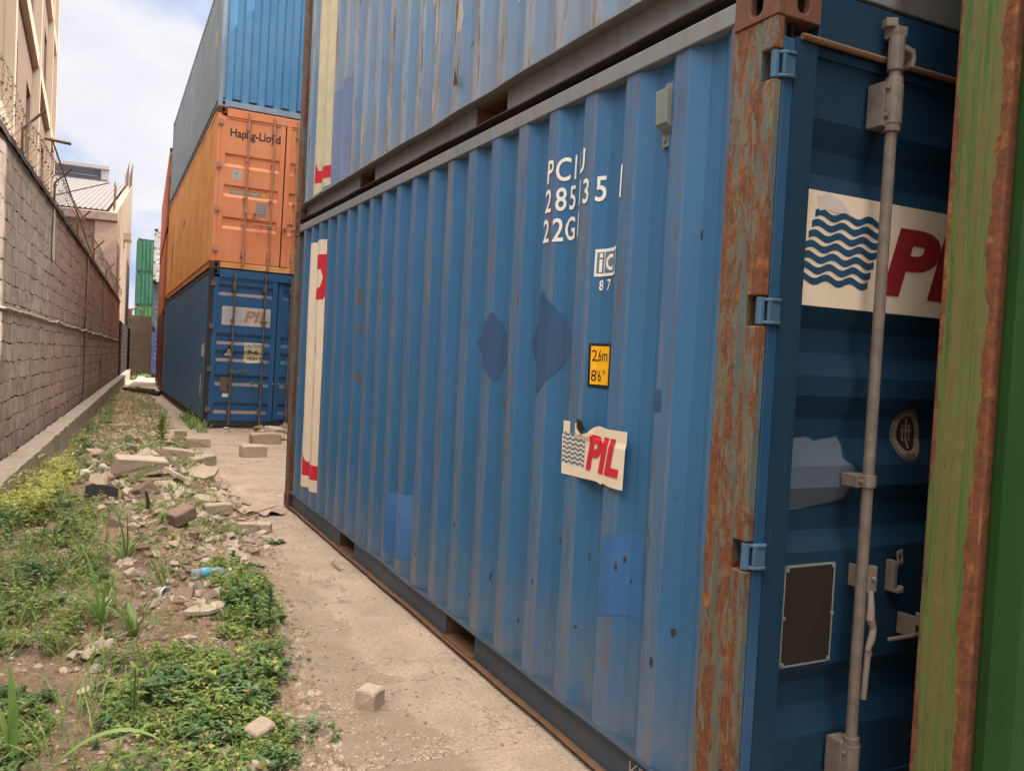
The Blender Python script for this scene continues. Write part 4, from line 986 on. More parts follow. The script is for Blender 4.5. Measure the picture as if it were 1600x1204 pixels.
# grey blue clerestory behind
M['louvre'] = plain('grey blue louvre', (.17, .19, .26), .6, 0, .3, 1, .1)
tb = empty('rooftop_building', (-5.5, 60, -1), (0, 0, .0), 'grey blue louvred upper storey showing above the ribbed roof', 'building')
mb = MB(); mb.box(.3, 4.35, .3, 7, 0, 13.3); mb.build('wall', M['louvre'], tb)
mb = MB(); mb.box(-.3, 4.85, -.2, 7.4, 13.3, 13.5); mb.box(4.4, 4.8, -.1, .2, 12.65, 13.3); mb.build('roof', plain('pale roof edge', (.34, .33, .35), .7), tb)
for z in (12.3, 12.62, 12.94):
    mb = MB(); mb.prism([(.297, z), (.12, z-.10), (.12, z-.13), (.297, z-.05)], .4, 4.2, 'x'); mb.build('louvre_blade', plain('louvre blade', (.30, .32, .40), .6), tb)
# end wall of the alley
ew = empty('end_wall', (-1.0, 55, -1.0), (0, 0, 0), 'mossy brick wall closing the far end of the alley', 'wall')
mb = rough_slab(0, 7, 0, .25, -.2, 3.80, .2, .02, 9); mb.build('masonry', brick('mossy brick', (.62, .46, .33), (.75, .58, .43), (.52, .42, .32), .24, .09, .4, (.34, .30, .18)), ew, fix=False)
mb = MB(); mb.tube([(1.75, -.05, 3.6), (1.75, -.05, 4.1), (2.0, -.05, 4.3), (2.35, -.05, 4.2), (2.4, -.05, 3.7)], .06, 8); mb.build('pipe', plain('white pipe', (.7, .68, .62), .5), ew)

# ================================================================ rubble, stones
def chunk_mesh(name, sx, sy, sz, seed, mat, kind='chunk', bevel=.004):
    rr = random.Random(seed); bm = bmesh.new()
    if kind == 'chunk':
        for i in range(16):
            v_ = Vector((rr.gauss(0, 1), rr.gauss(0, 1), rr.gauss(0, 1))).normalized()
            m_ = max(abs(v_.x), abs(v_.y), abs(v_.z)); v_ = v_*(.55+.45/m_*.9)
            bm.verts.new((v_.x*sx/2, v_.y*sy/2, v_.z*sz/2))
    elif kind == 'slabchunk':
        n = rr.randint(5, 8)
        for i in range(n):
            a = 2*math.pi*i/n+rr.uniform(-.25, .25); r_ = rr.uniform(.75, 1.05)
            for z in (-1, 1): bm.verts.new((math.cos(a)*sx/2*r_*rr.uniform(.93, 1), math.sin(a)*sy/2*r_, z*sz/2*rr.uniform(.8, 1)))
    else:
        for x in (-1, 1):
            for y in (-1, 1):
                for z in (-1, 1): bm.verts.new((x*sx/2*rr.uniform(.88, 1), y*sy/2*rr.uniform(.88, 1), z*sz/2*rr.uniform(.88, 1)))
        for k in range(3): bm.verts.new((rr.uniform(-.4, .4)*sx, rr.uniform(-.4, .4)*sy, sz/2*rr.uniform(.95, 1.04)))
    r = bmesh.ops.convex_hull(bm, input=bm.verts[:]); 
    ge = [g for g in r['geom_interior'] if isinstance(g, bmesh.types.BMVert)]
    if ge: bmesh.ops.delete(bm, geom=ge, context='VERTS')
    bmesh.ops.bevel(bm, geom=bm.edges[:], offset=min(sx, sy, sz)*.07, segments=1, profile=.5, affect='EDGES')
    bmesh.ops.triangulate(bm, faces=bm.faces[:])
    bmesh.ops.subdivide_edges(bm, edges=bm.edges[:], cuts=1, use_grid_fill=True)
    s = min(sx, sy, sz)
    for v_ in bm.verts: v_.co += v_.co.normalized()*s*.07*noise.noise(v_.co*(2.5/s)+Vector((seed, 0, 0)))
    me = bpy.data.meshes.new(name); bm.to_mesh(me); bm.free(); me.materials.append(mat); return me
def stonemat(name, c, c2):
    B = NB(name); v = B.coord(); oi = B.n('ShaderNodeObjectInfo')
    col = B.mix(B.ramp(B.noise(v, 14, 8, .7), [(.35, 0), (.7, 1)]), c, c2)
    col = B.mix(B.math('MULTIPLY', B.noise(v, 90, 5, .8), .45), col, tuple(x*.5 for x in c))
    col = B.mix(B.math('MULTIPLY', oi.outputs['Random'], .4), col, (.40, .30, .225))
    return B.done(col, .95, 0, B.bump(B.noise(v, 60, 8, .75), .8, .006), .15)
M['stone'] = stonemat('grey building stone', (.56, .44, .335), (.42, .325, .25))
M['stone_tan'] = stonemat('tan broken concrete', (.64, .51, .40), (.48, .38, .30))
M['stone_dark'] = stonemat('brown broken stone', (.33, .22, .17), (.22, .15, .12))
def place(me, name, x, y, rz=0, tilt=(0, 0), sink=0, label=None, cat=None, group=None, dz=0):
    o = bpy.data.objects.new(name, me); COL.objects.link(o)
    R_ = Euler((tilt[0], tilt[1], rz)).to_matrix()
    low = min((R_ @ v_.co).z for v_ in me.vertices)
    o.location = (x, y, gh(x, y)-low-sink+dz); o.rotation_euler = (tilt[0], tilt[1], rz)
    return tag(o, label, cat, group)
big = [
 ('building_stone', 'rough grey cube of stone lying alone on the gravel path', .105, .10, .085, -.585, 1.52, .75, (0, .03), 'stone', 'brick'),
 ('building_stone', 'squared tan stone alone on the bare ground before the far blue container', .34, .22, .18, .33, 9.6, .2, (0, 0), 'stone_tan', 'brick'),
 ('building_stone', 'long tan stone lying by the foot of the near container’s far corner'.replace('’', "'"), .46, .24, .20, .80, 11.3, .1, (0, 0), 'stone', 'brick'),
 ('building_stone', 'square stone leaning on the pile beside the far container doors', .30, .25, .2, 1.10, 12.1, .7, (.2, .1), 'stone_tan', 'brick'),
 ('building_stone', 'grey stone at the right end of the pile before the far doors', .34, .2, .2, 1.30, 11.25, -.2, (0, 0), 'stone', 'brick'),
 ('building_stone', 'left one of the two squared stones side by side at the path edge', .16, .115, .085, -.520, 4.93, .1, (0, .05), 'stone', 'brick'),
 ('building_stone', 'right one of the two squared stones side by side at the path edge', .125, .10, .085, -.385, 4.95, -.3, (.1, 0), 'stone_tan', 'brick'),
 ('building_stone', 'long squared stone tucked under the sheet of old sacking', .23, .13, .09, -.68, 5.38, .1, (0, 0), 'stone', 'brick'),
 ('building_stone', 'upright squared stone among weeds at the bottom of the photo', .10, .085, .085, -1.065, 1.33, .5, (.15, -.2), 'stone', 'brick'),
 ('building_stone', 'rounded pale stone below the upright squared stone at the bottom edge', .12, .09, .07, -1.10, 1.10, .2, (0, 0), 'stone_tan', 'chunk'),
 ('concrete_slab', 'wide flat broken slab in front of the plastic bottle', .27, .13, .026, -1.06, 2.88, .28, (.10, -.06), 'stone_tan', 'slabchunk'),
 ('concrete_slab', 'small domed piece of slab just right of the wide flat one', .14, .10, .035, -.885, 3.05, -.2, (.05, .1), 'stone_tan', 'slabchunk'),
 ('concrete_slab', 'crumbling slab piece behind the wide flat one', .20, .13, .05, -1.10, 3.08, .6, (.15, .0), 'stone_tan', 'chunk'),
 ('concrete_slab', 'pale broken tile lying in the weeds at lower left', .12, .055, .012, -1.635, 1.93, .45, (.2, -.1), 'stone_tan', 'slabchunk'),
 ('concrete_block', 'dark red brown block tilted in the middle of the rubble', .19, .13, .10, -1.02, 4.75, .5, (.1, -.3), 'stone_dark', 'brick'),
 ('concrete_block', 'long round edged block in the pale rubble heap', .50, .22, .18, -1.17, 7.15, .1, (.1, .1), 'stone_tan', 'brick'),
 ('concrete_block', 'rectangular grey block near the top of the rubble heap', .38, .18, .16, -.70, 8.6, -.1, (0, .1), 'stone', 'brick'),
 ('concrete_block', 'grey block at the right edge of the rubble beside the grass tuft', .30, .17, .13, -.43, 8.5, .3, (.1, -.15), 'stone', 'brick'),
 ('concrete_block', 'pair of stacked stones at the path edge near the leafy bush, lower one', .34, .28, .16, -.22, 10.9, .1, (0, 0), 'stone', 'brick'),
 ('concrete_block', 'small dark stone at the head of the path left of the stacked pair', .28, .22, .17, -.40, 12.0, .3, (0, 0), 'stone', 'brick'),
 ('concrete_slab', 'sloping grey slab at the right edge of the rubble heap', .34, .36, .04, -.60, 7.15, .3, (.25, -.25), 'stone', 'slabchunk'),
 ('concrete_slab', 'pale triangular slab leaning in the middle of the rubble heap', .34, .22, .04, -.88, 6.65, -.5, (-.25, .45), 'stone_tan', 'slabchunk'),
 ('concrete_slab', 'dark edged slab over a hollow at the rubble front', .26, .20, .04, -.72, 5.85, .2, (.2, .2), 'stone', 'slabchunk'),
 ('kerb_stone', 'thin pale plank like stone lying across the drain lip', .55, .12, .05, -1.20, 14.0, .2, (0, 0), 'stone_tan', 'brick')]
for i, (nm, lb, a, b, c, x, y, rz, tl, mt, kd) in enumerate(big):
    place(chunk_mesh(nm, a, b, c, 100+i, M[mt], kd), nm, x, y, rz, tl, c*.12, lb, 'stone' if 'slab' not in nm else 'slab')
protos = []
for i in range(14):
    kd = ('chunk', 'slabchunk', 'chunk', 'brick', 'slabchunk')[i % 5]; s = (1, .75, .5 if kd != 'slabchunk' else .2)
    protos.append(chunk_mesh('rubble_chunk', *s, 300+i, M[('stone', 'stone_tan', 'stone_tan', 'stone_dark')[i % 4]], kd))
rr = random.Random(11)
def inpoly(x, y, P):
    c = False; j = len(P)-1
    for i in range(len(P)):
        if (P[i][1] > y) != (P[j][1] > y) and x < (P[j][0]-P[i][0])*(y-P[i][1])/(P[j][1]-P[i][1])+P[i][0]: c = not c
        j = i
    return c
RUB = [(-1.55, 12.5), (-.42, 12.0), (-.45, 6.9), (-.28, 5.6), (-.52, 4.3), (-.80, 3.2), (-1.35, 3.0), (-1.45, 4.4), (-1.55, 5.8), (-1.62, 7)]
cnt = 0
while cnt < 295:
    x, y = rr.uniform(-1.7, -.2), rr.uniform(3.0, 12.4)
    if not inpoly(x, y, RUB): continue
    if rr.random() > (.5 if y < 5.8 or y > 10 else 1) : continue
    s = rr.choice((.05, .06, .07, .09, .11, .14, .18, .24))*(1 if y > 5.8 else .62)*rr.uniform(.8, 1.2)
    me_ = protos[rr.randrange(14)]
    o = bpy.data.objects.new('rubble_chunk', me_); COL.objects.link(o); o.scale = (s, s*rr.uniform(.7, 1.1), s*rr.uniform(.55, 1))
    o.rotation_euler = (rr.uniform(-.6, .6), rr.uniform(-.6, .6), rr.uniform(0, 6.28)); o.location = (x, y, gh(x, y)+s*.12)
    tag(o, 'broken chunk of concrete or stone in the rubble heap beside the drain', 'rubble', 'broken chunks of the rubble heap'); cnt += 1
cnt = 0
while cnt < 150:
    y = rr.uniform(1.1, 4.4); x = rr.uniform(xw(y)+.35, xe(y)-.05); s = rr.uniform(.012, .05)
    o = bpy.data.objects.new('soil_stone', protos[rr.randrange(14)]); COL.objects.link(o); o.scale = (s, s, s)
    o.rotation_euler = (rr.uniform(-.5, .5), rr.uniform(-.5, .5), rr.uniform(0, 6.28)); o.location = (x, y, gh(x, y)+s*.15)
    tag(o, 'small stone half buried in the weedy soil strip', 'stone', 'small stones in the weedy strip'); cnt += 1
for i in range(34):       # pile of stones before the far door
    x, y, s = rr.gauss(1.35, .22), rr.uniform(11.6, 13.8), rr.uniform(.12, .34)
    if x < 1.0 or x > 2.4: x = 1.5
    o = bpy.data.objects.new('rubble_chunk', protos[rr.randrange(14)]); COL.objects.link(o); o.scale = (s, s, s)
    o.rotation_euler = (rr.uniform(-.4, .4), rr.uniform(-.4, .4), rr.uniform(0, 6.28)); o.location = (x, y, gh(x, y)+s*.15+.12*max(0, x-1.2))
    tag(o, 'rough stone of the pile in front of the far blue doors', 'rubble', 'stones piled before the far doors')
for i in range(16):
    x, y, s = rr.uniform(.5, 1.5), rr.uniform(13.4, 14.0), rr.uniform(.06, .16)
    o = bpy.data.objects.new('rubble_chunk', protos[rr.randrange(14)]); COL.objects.link(o); o.scale = (s, s, s*.6)
    o.rotation_euler = (0, 0, rr.uniform(0, 6.28)); o.location = (x, y, gh(x, y)+s*.12)
    tag(o, 'flat shard lying along the foot of the far blue doors', 'rubble', 'shards along the far doors')
mb = MB(); rr = random.Random(91)
for i in range(12500):
    x, y = rr.uniform(-1.75, -.15), 1.2+17*rr.random()
    if not (inpoly(x, y, [(-1.35, 11), (-.35, 11), (-.15, 18), (-.75, 18)]) and rr.random() < .8) and not inpoly(x+.12*noise.noise(Vector((x*4, y*4, 2))), y, RUB) and not (y < 3.4 and x < xe(y)-.05 and rr.random() < .12): continue
    if noise.noise(Vector((x*2.6, y*1.6, 12))) < -.12 and rr.random() < .7: continue
    s = .008+.032*rr.random()**2.2; bm_ = rr.uniform(0, 6.28); z = gh(x, y)+s*.25; e = Euler((rr.uniform(-.6, .6), rr.uniform(-.6, .6), bm_)).to_matrix()
    k = [(rr.uniform(.6, 1.2)*a, rr.uniform(.5, 1.1)*b, rr.uniform(.3, .7)*c_) for a in (-1, 1) for b in (-1, 1) for c_ in (-1, 1)]
    mb.add([Vector((x, y, z))+(e @ Vector(q))*s for q in k], [(0, 1, 3, 2), (4, 6, 7, 5), (0, 4, 5, 1), (2, 3, 7, 6), (0, 2, 6, 4), (1, 5, 7, 3)], rr.choice((0, 1, 1, 1, 2)))
tag(mb.build('crushed_rubble', [M['stone'], M['stone_tan'], M['stone_dark']], fix=False), 'crushed stone and mortar crumbs strewn through the rubble strip', 'rubble', kind='stuff')
# gravel: one uncountable object
pm = []
for k in range(5):
    me_ = protos[k*2+1]; pm.append(([v_.co.copy() for v_ in chunk_mesh('g', 1, .8, .55, 500+k, M['stone'], 'brick').vertices], None))
mb = MB(); rr = random.Random(21)
ico = [(1, 0, 0), (-1, 0, 0), (0, 1, 0), (0, -1, 0), (0, 0, 1), (0, 0, -.6)]; icf = [(0, 2, 4), (2, 1, 4), (1, 3, 4), (3, 0, 4), (2, 0, 5), (1, 2, 5), (3, 1, 5), (0, 3, 5)]
for i in range(26000):
    y = 1.0+11*rr.random()**2.0; x = rr.uniform(xe(y)-.5, .0)
    if rr.random() > (.85 if x < -.35 else .3) or (noise.noise(Vector((x*2, y*2, 4))) < -.1 and rr.random() < .6): continue
    s = .0018+.0085*rr.random()**4; z = gh(x, y)+s*.25; a = rr.uniform(0, 6.28)
    mb.add([(x+(p[0]*math.cos(a)-p[1]*math.sin(a))*s*rr.uniform(.7, 1.3), y+(p[0]*math.sin(a)+p[1]*math.cos(a))*s*rr.uniform(.7, 1.3), z+p[2]*s*rr.uniform(.5, .9)) for p in ico], icf, rr.choice((0, 0, 0, 1, 1, 2)))
tag(mb.build('gravel', [M['stone'], M['stone_tan'], M['stone_dark']], fix=False), 'fine gravel scattered over the path', 'gravel', kind='stuff')
mb = MB()
for i in range(14000):
    y = .9+9*rr.random()**1.7; x = rr.uniform(xw(y)+.4, xe(y)+.1)
    s = .003+.016*rr.random()**3; z = gh(x, y)+s*.1; a = rr.uniform(0, 6.28)
    mb.add([(x+(p[0]*math.cos(a)-p[1]*math.sin(a))*s*rr.uniform(.6, 1.4), y+(p[0]*math.sin(a)+p[1]*math.cos(a))*s*rr.uniform(.6, 1.4), z+p[2]*s*rr.uniform(.5, .9)) for p in ico], icf, rr.choice((0, 0, 0, 1, 1, 2)))
tag(mb.build('soil_clods', [plain('reddish soil clods', (.34, .22, .15), .95, 0, .5, 30, .5), M['stone_tan'], M['stone_dark']], fix=False), 'crumbly soil clods between the weeds', 'soil', kind='stuff')

# ================================================================ plants
def leafmat(name, a, b, yel=None):
    B = NB(name); at = B.n('ShaderNodeAttribute'); at.attribute_name = 'var'; v = B.coord()
    s = B.sep(at.outputs['Color'])
    c = B.mix(s[0], a, b)
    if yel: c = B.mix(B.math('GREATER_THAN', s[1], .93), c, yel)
    c = B.mix(B.math('MULTIPLY', B.noise(v, 40, 3), .3), c, tuple(x*.5 for x in a))
    B.done(c, .5, 0, None, .35)
    tr = B.n('ShaderNodeBsdfTranslucent'); B.l(c, tr.inputs['Color']); ms = B.n('ShaderNodeMixShader'); ms.inputs[0].default_value = .3
    o = [x for x in B.t.nodes if x.type == 'OUTPUT_MATERIAL'][0]; B.l(B.b.outputs[0], ms.inputs[1]); B.l(tr.outputs[0], ms.inputs[2]); B.l(ms.outputs[0], o.inputs['Surface'])
    return B.mat
M['leaf'] = leafmat('weed leaves', (.13, .22, .055), (.36, .44, .12), (.62, .52, .16))
M['leaf_dark'] = leafmat('dark leaves', (.065, .13, .05), (.15, .25, .085))
M['leaf_yel'] = leafmat('yellow green leaves', (.36, .42, .08), (.70, .66, .20), (.85, .78, .40))  # also carries painted sunlight for the weed patch by the wall
M['leaf_mid'] = leafmat('blue green leaves', (.085, .17, .06), (.20, .31, .12), (.45, .30, .12))
M['blade'] = leafmat('grass blades', (.13, .26, .05), (.34, .48, .15), (.38, .30, .12))
M['straw'] = leafmat('dry straw', (.36, .26, .15), (.52, .41, .26))
M['stem'] = plain('plant stem', (.10, .13, .05), .7)
def leaf(mb, p, d, l, w, up, c, m=0, droop=0):
    """folded leaf with 6 points from p along d"""
    d = d.normalized(); s = d.cross(up)
    if s.length < 1e-4: s = Vector((1, 0, 0))
    s.normalize(); n = s.cross(d).normalized(); p = Vector(p)
    a = p+d*l*.45-n*l*.02*0; t = p+d*l-Vector((0, 0, 1))*l*droop
    q = [p, a+s*w*.5+n*w*.18, a-n*0+Vector((0, 0, -droop*l*.2)), a-s*w*.5+n*w*.18, t]
    mb.add(q, [(0, 1, 2), (0, 2, 3), (1, 4, 2), (3, 2, 4)], m, c)
def sprig(mb, x, y, h, k, l, rr, m=0, z=None):
    z = gh(x, y) if z is None else z; lean = Vector((rr.uniform(-.4, .4), rr.uniform(-.4, .4), 1)).normalized()
    top = Vector((x, y, z))+lean*h
    for j in range(k):
        a = 2*math.pi*j/k+rr.uniform(-.5, .5); e = rr.uniform(-.15, .7)
        pp = Vector((x, y, z))+lean*h*rr.uniform(.45, 1)
        v_ = rr.random(); leaf(mb, pp, Vector((math.cos(a), math.sin(a), e)), l*rr.uniform(.6, 1.2), l*rr.uniform(.4, .65), Vector((0, 0, 1)), (v_, rr.random(), 0), m, rr.uniform(0, .4))
def blade(mb, p, az, L_, w, rise, rr, m=0, n=9, bend=1.5, fold=.22):
    """long arching ribbon with a V fold"""
    P = []; x = Vector(p); th = rise; st = L_/n; c = (rr.random(), rr.random()*(.92 if w > .012 else 1), 0)
    kink = rr.random() < .3
    for i in range(n+1):
        t = i/n; P.append((x.copy(), w*(math.sin(math.pi*min(1, t*.93+.07))**.6)*(1-.35*t) if t < 1 else .0005))
        d = Vector((math.cos(az)*math.cos(th), math.sin(az)*math.cos(th), math.sin(th))); x = x+d*st
        th -= bend/n*(.4+1.4*t)*(2.6 if kink and .5 < t < .7 else 1)
    s = Vector((-math.sin(az), math.cos(az), 0)); vs = []
    for i, (q, ww) in enumerate(P):
        vs += [q+s*ww*.5+Vector((0, 0, ww*fold)), q, q-s*ww*.5+Vector((0, 0, ww*fold))]
    fs = []
    for i in range(n): fs += [(3*i, 3*i+3, 3*i+4, 3*i+1), (3*i+1, 3*i+4, 3*i+5, 3*i+2)]
    mb.add(vs, fs, m, c)
# low creeping weeds, uncountable
Z1 = [(-2.6, 7.9), (-2.30, 5.0), (-2.1, 2.5), (-1.72, 2.55), (-1.50, 2.95), (-1.60, 4.1), (-1.55, 5.7), (-1.62, 7.4), (-2.0, 8.2)]
Z2 = [(-1.62, 1.0), (-1.62, 1.70), (-1.50, 2.20), (-1.30, 2.42), (-1.12, 2.26), (-.86, 2.75), (-.80, 2.28), (-.96, 1.65), (-1.0, .95)]
Z3 = [(-.92, 3.95), (-.66, 3.45), (-.76, 2.5), (-.95, 2.6), (-1.0, 3.5)]
Z4 = [(-2.2, 1.0), (-2.1, 2.2), (-1.84, 2.1), (-1.74, 1.7), (-1.80, 1.1)]
rr = random.Random(31); mb = MB()
def cover(Z, n, hmin, hmax, l, m, nf=2.2, thr=-.15, k=5):
    x0, x1 = min(p[0] for p in Z), max(p[0] for p in Z); y0, y1 = min(p[1] for p in Z), max(p[1] for p in Z)
    c = 0; tries = 0
    while c < n and tries < n*30:
        tries += 1; x, y = rr.uniform(x0, x1), rr.uniform(y0, y1)
        if not inpoly(x+.16*noise.noise(Vector((x*5, y*5, 1)))+.08*noise.noise(Vector((x*14, y*14, 1))), y+.12*noise.noise(Vector((y*4, x*4, 9))), Z): continue
        q = noise.noise(Vector((x*nf, y*nf, 7)))
        if q < thr and rr.random() < .9: continue
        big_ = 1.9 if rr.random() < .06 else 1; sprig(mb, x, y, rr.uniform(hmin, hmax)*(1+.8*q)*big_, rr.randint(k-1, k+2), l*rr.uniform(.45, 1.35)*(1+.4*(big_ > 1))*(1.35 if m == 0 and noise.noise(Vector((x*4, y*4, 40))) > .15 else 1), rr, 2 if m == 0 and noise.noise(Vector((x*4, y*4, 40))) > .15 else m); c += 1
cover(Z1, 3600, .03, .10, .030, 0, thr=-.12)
cover([(-2.5, 8.4), (-2.35, 5.6), (-1.95, 5.5), (-1.75, 7.3), (-1.9, 9.2)], 1900, .05, .22, .042, 1, thr=-.15)  # yellow-green sprigs in place of a sunlit patch, sunlight put into leaf colour
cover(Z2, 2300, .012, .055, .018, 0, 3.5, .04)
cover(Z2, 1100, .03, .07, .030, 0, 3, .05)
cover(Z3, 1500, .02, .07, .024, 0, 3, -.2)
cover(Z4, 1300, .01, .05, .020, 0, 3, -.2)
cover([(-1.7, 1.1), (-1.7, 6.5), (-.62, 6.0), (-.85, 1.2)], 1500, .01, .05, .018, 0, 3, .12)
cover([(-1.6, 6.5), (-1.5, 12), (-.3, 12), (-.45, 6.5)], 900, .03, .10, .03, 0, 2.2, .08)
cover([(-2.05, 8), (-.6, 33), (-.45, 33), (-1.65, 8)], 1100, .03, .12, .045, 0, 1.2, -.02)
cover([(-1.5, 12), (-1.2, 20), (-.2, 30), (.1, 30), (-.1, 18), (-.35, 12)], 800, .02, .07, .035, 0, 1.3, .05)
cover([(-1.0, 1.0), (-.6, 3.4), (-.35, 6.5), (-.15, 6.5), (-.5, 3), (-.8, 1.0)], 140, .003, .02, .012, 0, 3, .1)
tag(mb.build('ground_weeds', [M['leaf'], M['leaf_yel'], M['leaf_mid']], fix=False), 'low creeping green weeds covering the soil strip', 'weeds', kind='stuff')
# short and dry grass
mb = MB()
def grass(Z, n, lmin, lmax, w, m=0, k=6, nf=1.6, thr=-.1):
    x0, x1 = min(p[0] for p in Z), max(p[0] for p in Z); y0, y1 = min(p[1] for p in Z), max(p[1] for p in Z); c = 0; t = 0
    while c < n and t < n*30:
        t += 1; x, y = rr.uniform(x0, x1), rr.uniform(y0, y1)
        if not inpoly(x, y, Z) or (noise.noise(Vector((x*nf, y*nf, 17))) < thr and rr.random() < .9): continue
        c += 1
        for j in range(k):
            blade(mb, (x+rr.gauss(0, .012), y+rr.gauss(0, .012), gh(x, y)-.003), rr.uniform(0, 6.28), rr.uniform(lmin, lmax), w, rr.uniform(.7, 1.5), rr, m, 4, 1.3)
grass([(-1.5, 11), (-1.2, 18), (-.2, 32), (.15, 32), (-.05, 18), (-.4, 11)], 170, .05, .15, .009, 0)
grass([(-1.5, 11), (-1.2, 18), (-.2, 32), (.15, 32), (-.05, 18), (-.4, 11)], 420, .05, .16, .010, 1)
grass([(-1.6, 5.2), (-1.5, 11), (-.4, 11), (-.4, 6.4), (-.62, 4.6)], 260, .05, .16, .006, 0, thr=.0)
grass([(-1.7, 1.2), (-1.65, 5), (-.7, 5), (-.9, 1.2)], 150, .03, .10, .003, 1, 7, 3, .05)
grass([(-1.0, 1.0), (-.70, 3.4), (-.45, 6), (-.32, 6), (-.58, 3.4), (-.9, 1.0)], 90, .02, .05, .002, 1, 7, 3, .0)
grass([(-1.2, 4.5), (-1.2, 6.6), (-.5, 7.2), (-.6, 4.5)], 110, .05, .14, .004, 0, 7, 3, .0)
grass([(.0, 13.2), (.02, 16.5), (.22, 16.5), (.22, 13.2)], 60, .08, .3, .012, 0)
grass([(.3, 48), (.3, 54), (1.5, 54), (1.5, 48)], 200, .1, .3, .05, 0)
tag(mb.build('rough_grass', [M['blade'], M['straw']], fix=False), 'rough green and dry grass growing along the alley', 'grass', kind='stuff'); mb = MB()
grass([(-2.1, 1.0), (-2.3, 5), (-1.5, 5), (-1.5, 1.0)], 130, .08, .22, .007, 0, 5, 2, -.2)
grass([(-1.6, 1.0), (-1.6, 3.0), (-.9, 3.0), (-1.0, 1.0)], 80, .05, .15, .005, 0, 4, 3, -.1)
tag(mb.build('short_grass', [M['blade'], M['straw']], fix=False), 'scattered grass blades among the near weeds', 'grass', kind='stuff'); mb = MB()
# scattered straw and twigs
mb = MB()
for i in range(1100):
    y = 1.1+9*rr.random()**1.6; x = rr.uniform(xw(y)+.5, xe(y)+.25)
    a = rr.uniform(0, 6.28); l = rr.uniform(.02, .10); z = gh(x, y)+.006
    blade(mb, (x, y, z), a, l, rr.uniform(.0015, .005), rr.uniform(0, .3), rr, 0, 3, .5)
for i in range(46):
    a = rr.uniform(-.6, .9); blade(mb, (-1.46+rr.gauss(0, .05), 2.42+rr.gauss(0, .05), gh(-1.46, 2.42)+rr.uniform(.0, .03)), a+rr.choice((0, 3.14)), rr.uniform(.08, .22), rr.uniform(.003, .010), rr.uniform(-.05, .35), rr, 0, 5, .8)
for i in range(26):
    a = rr.uniform(0, 6.28); blade(mb, (-1.22+rr.gauss(0, .05), 2.75+rr.gauss(0, .06), gh(-1.22, 2.75)+rr.uniform(0, .03)), a, rr.uniform(.06, .14), rr.uniform(.002, .006), rr.uniform(0, .4), rr, 0, 4, .8)
tag(mb.build('straw_litter', [M['straw']], fix=False), 'dry straw and leaf litter on the soil', 'litter', kind='stuff')
# tall grass clumps
def clump(name, label, x, y, blades, stem=None, cat='grass plant'):
    t = empty(name, (x, y, gh(x, y)), (0, 0, 0), label, cat)
    if 'maize' not in name: blades = list(blades)+[(rr.uniform(0, 6.28), L0*rr.uniform(.5, .9), w0*rr.uniform(.6, .9), rr.uniform(1.0, 1.45), rr.uniform(.5, 2.2)) for (_, L0, w0, _, _) in blades for _k in (0, 1)]
    else: blades = [(a_, l_, w_*1.35, r_, b_) for a_, l_, w_, r_, b_ in blades]
    for (az, L_, w, rise, bend) in blades:
        mb = MB(); blade(mb, (rr.gauss(0, .008), rr.gauss(0, .008), -.01), az, L_, w, rise, rr, 0, 14, bend); mb.build('blade', M['blade'], t, fix=False, smooth=True)
    if stem:
        mb = MB(); mb.tube([(0, 0, 0), (.01, 0, stem*.5), (.0, .01, stem)], [.006, .005, .003], 6); mb.build('stem', M['stem'], t)
    return t
Rx = math.atan2(R2.y, R2.x)      # azimuth that runs to the right as the photographer stands
clump('tall_grass', 'grass clump with a blade bent over to the left in front of the dense weeds', -1.565, 2.78, [(Rx+3.3, 0.403, 0.0232, 1.25, 3.2), (Rx+.3, 0.381, 0.0203, 1.50, .5), (Rx+.1, 0.314, 0.0159, 1.25, .6), (Rx+2.9, 0.448, 0.0290, 1.44, .55)])
clump('tall_grass', 'broad upright grass clump right of the bent one', -1.435, 2.62, [(Rx, 0.381, 0.0261, 1.28, .6), (Rx+.2, 0.336, 0.0232, 1.40, .9), (Rx+.3, 0.291, 0.0203, 1.1, 2.4), (Rx+3.1, 0.269, 0.0174, 1.4, 1.0), (Rx-.6, 0.246, 0.0174, 1.2, 1.5)])
clump('tall_grass', 'tall thin stemmed grass standing before the rubble heap', -1.42, 3.95, [(Rx+3.1, 0.403, 0.0290, 1.5, .5), (Rx+.2, 0.470, 0.0319, 1.25, .4), (Rx+.1, 0.470, 0.0261, .9, 2.1), (Rx+3.3, 0.336, 0.0203, .9, 2.6), (Rx, 0.448, 0.0203, 1.2, .8)], .30)
clump('tall_grass', 'slender grass leaning right beside the plastic bottle', -1.235, 3.35, [(Rx, 0.448, 0.0217, 1.0, .5), (Rx+.15, 0.403, 0.0174, .95, .5), (Rx+.1, 0.336, 0.0174, 1.2, .5)])
clump('tall_grass', 'grass of three upright blades in the middle of the lower weeds', -1.42, 1.95, [(Rx, 0.224, 0.0159, 1.32, .3), (Rx+.2, 0.202, 0.0145, 1.3, .3), (Rx+2.9, 0.246, 0.0159, 1.35, .4), (Rx-.1, 0.224, 0.0101, 1.0, .5)])
clump('maize_seedling', 'upright broad blades at the lower left corner', -1.865, 1.42, [(Rx+2.5, 0.336, 0.0275, 1.50, .25), (Rx+.5, 0.291, 0.0247, 1.52, .2), (Rx+3.1, 0.336, 0.0290, 1.3, .6)])
clump('maize_seedling', 'long broad blade arching over to the right at the bottom left', -1.775, 1.215, [(Rx+.25, 0.470, 0.0305, .98, 1.9)])
clump('maize_seedling', 'second broad blade reaching right along the bottom edge', -1.68, 1.12, [(Rx+.2, 0.291, 0.0232, .75, .8)])
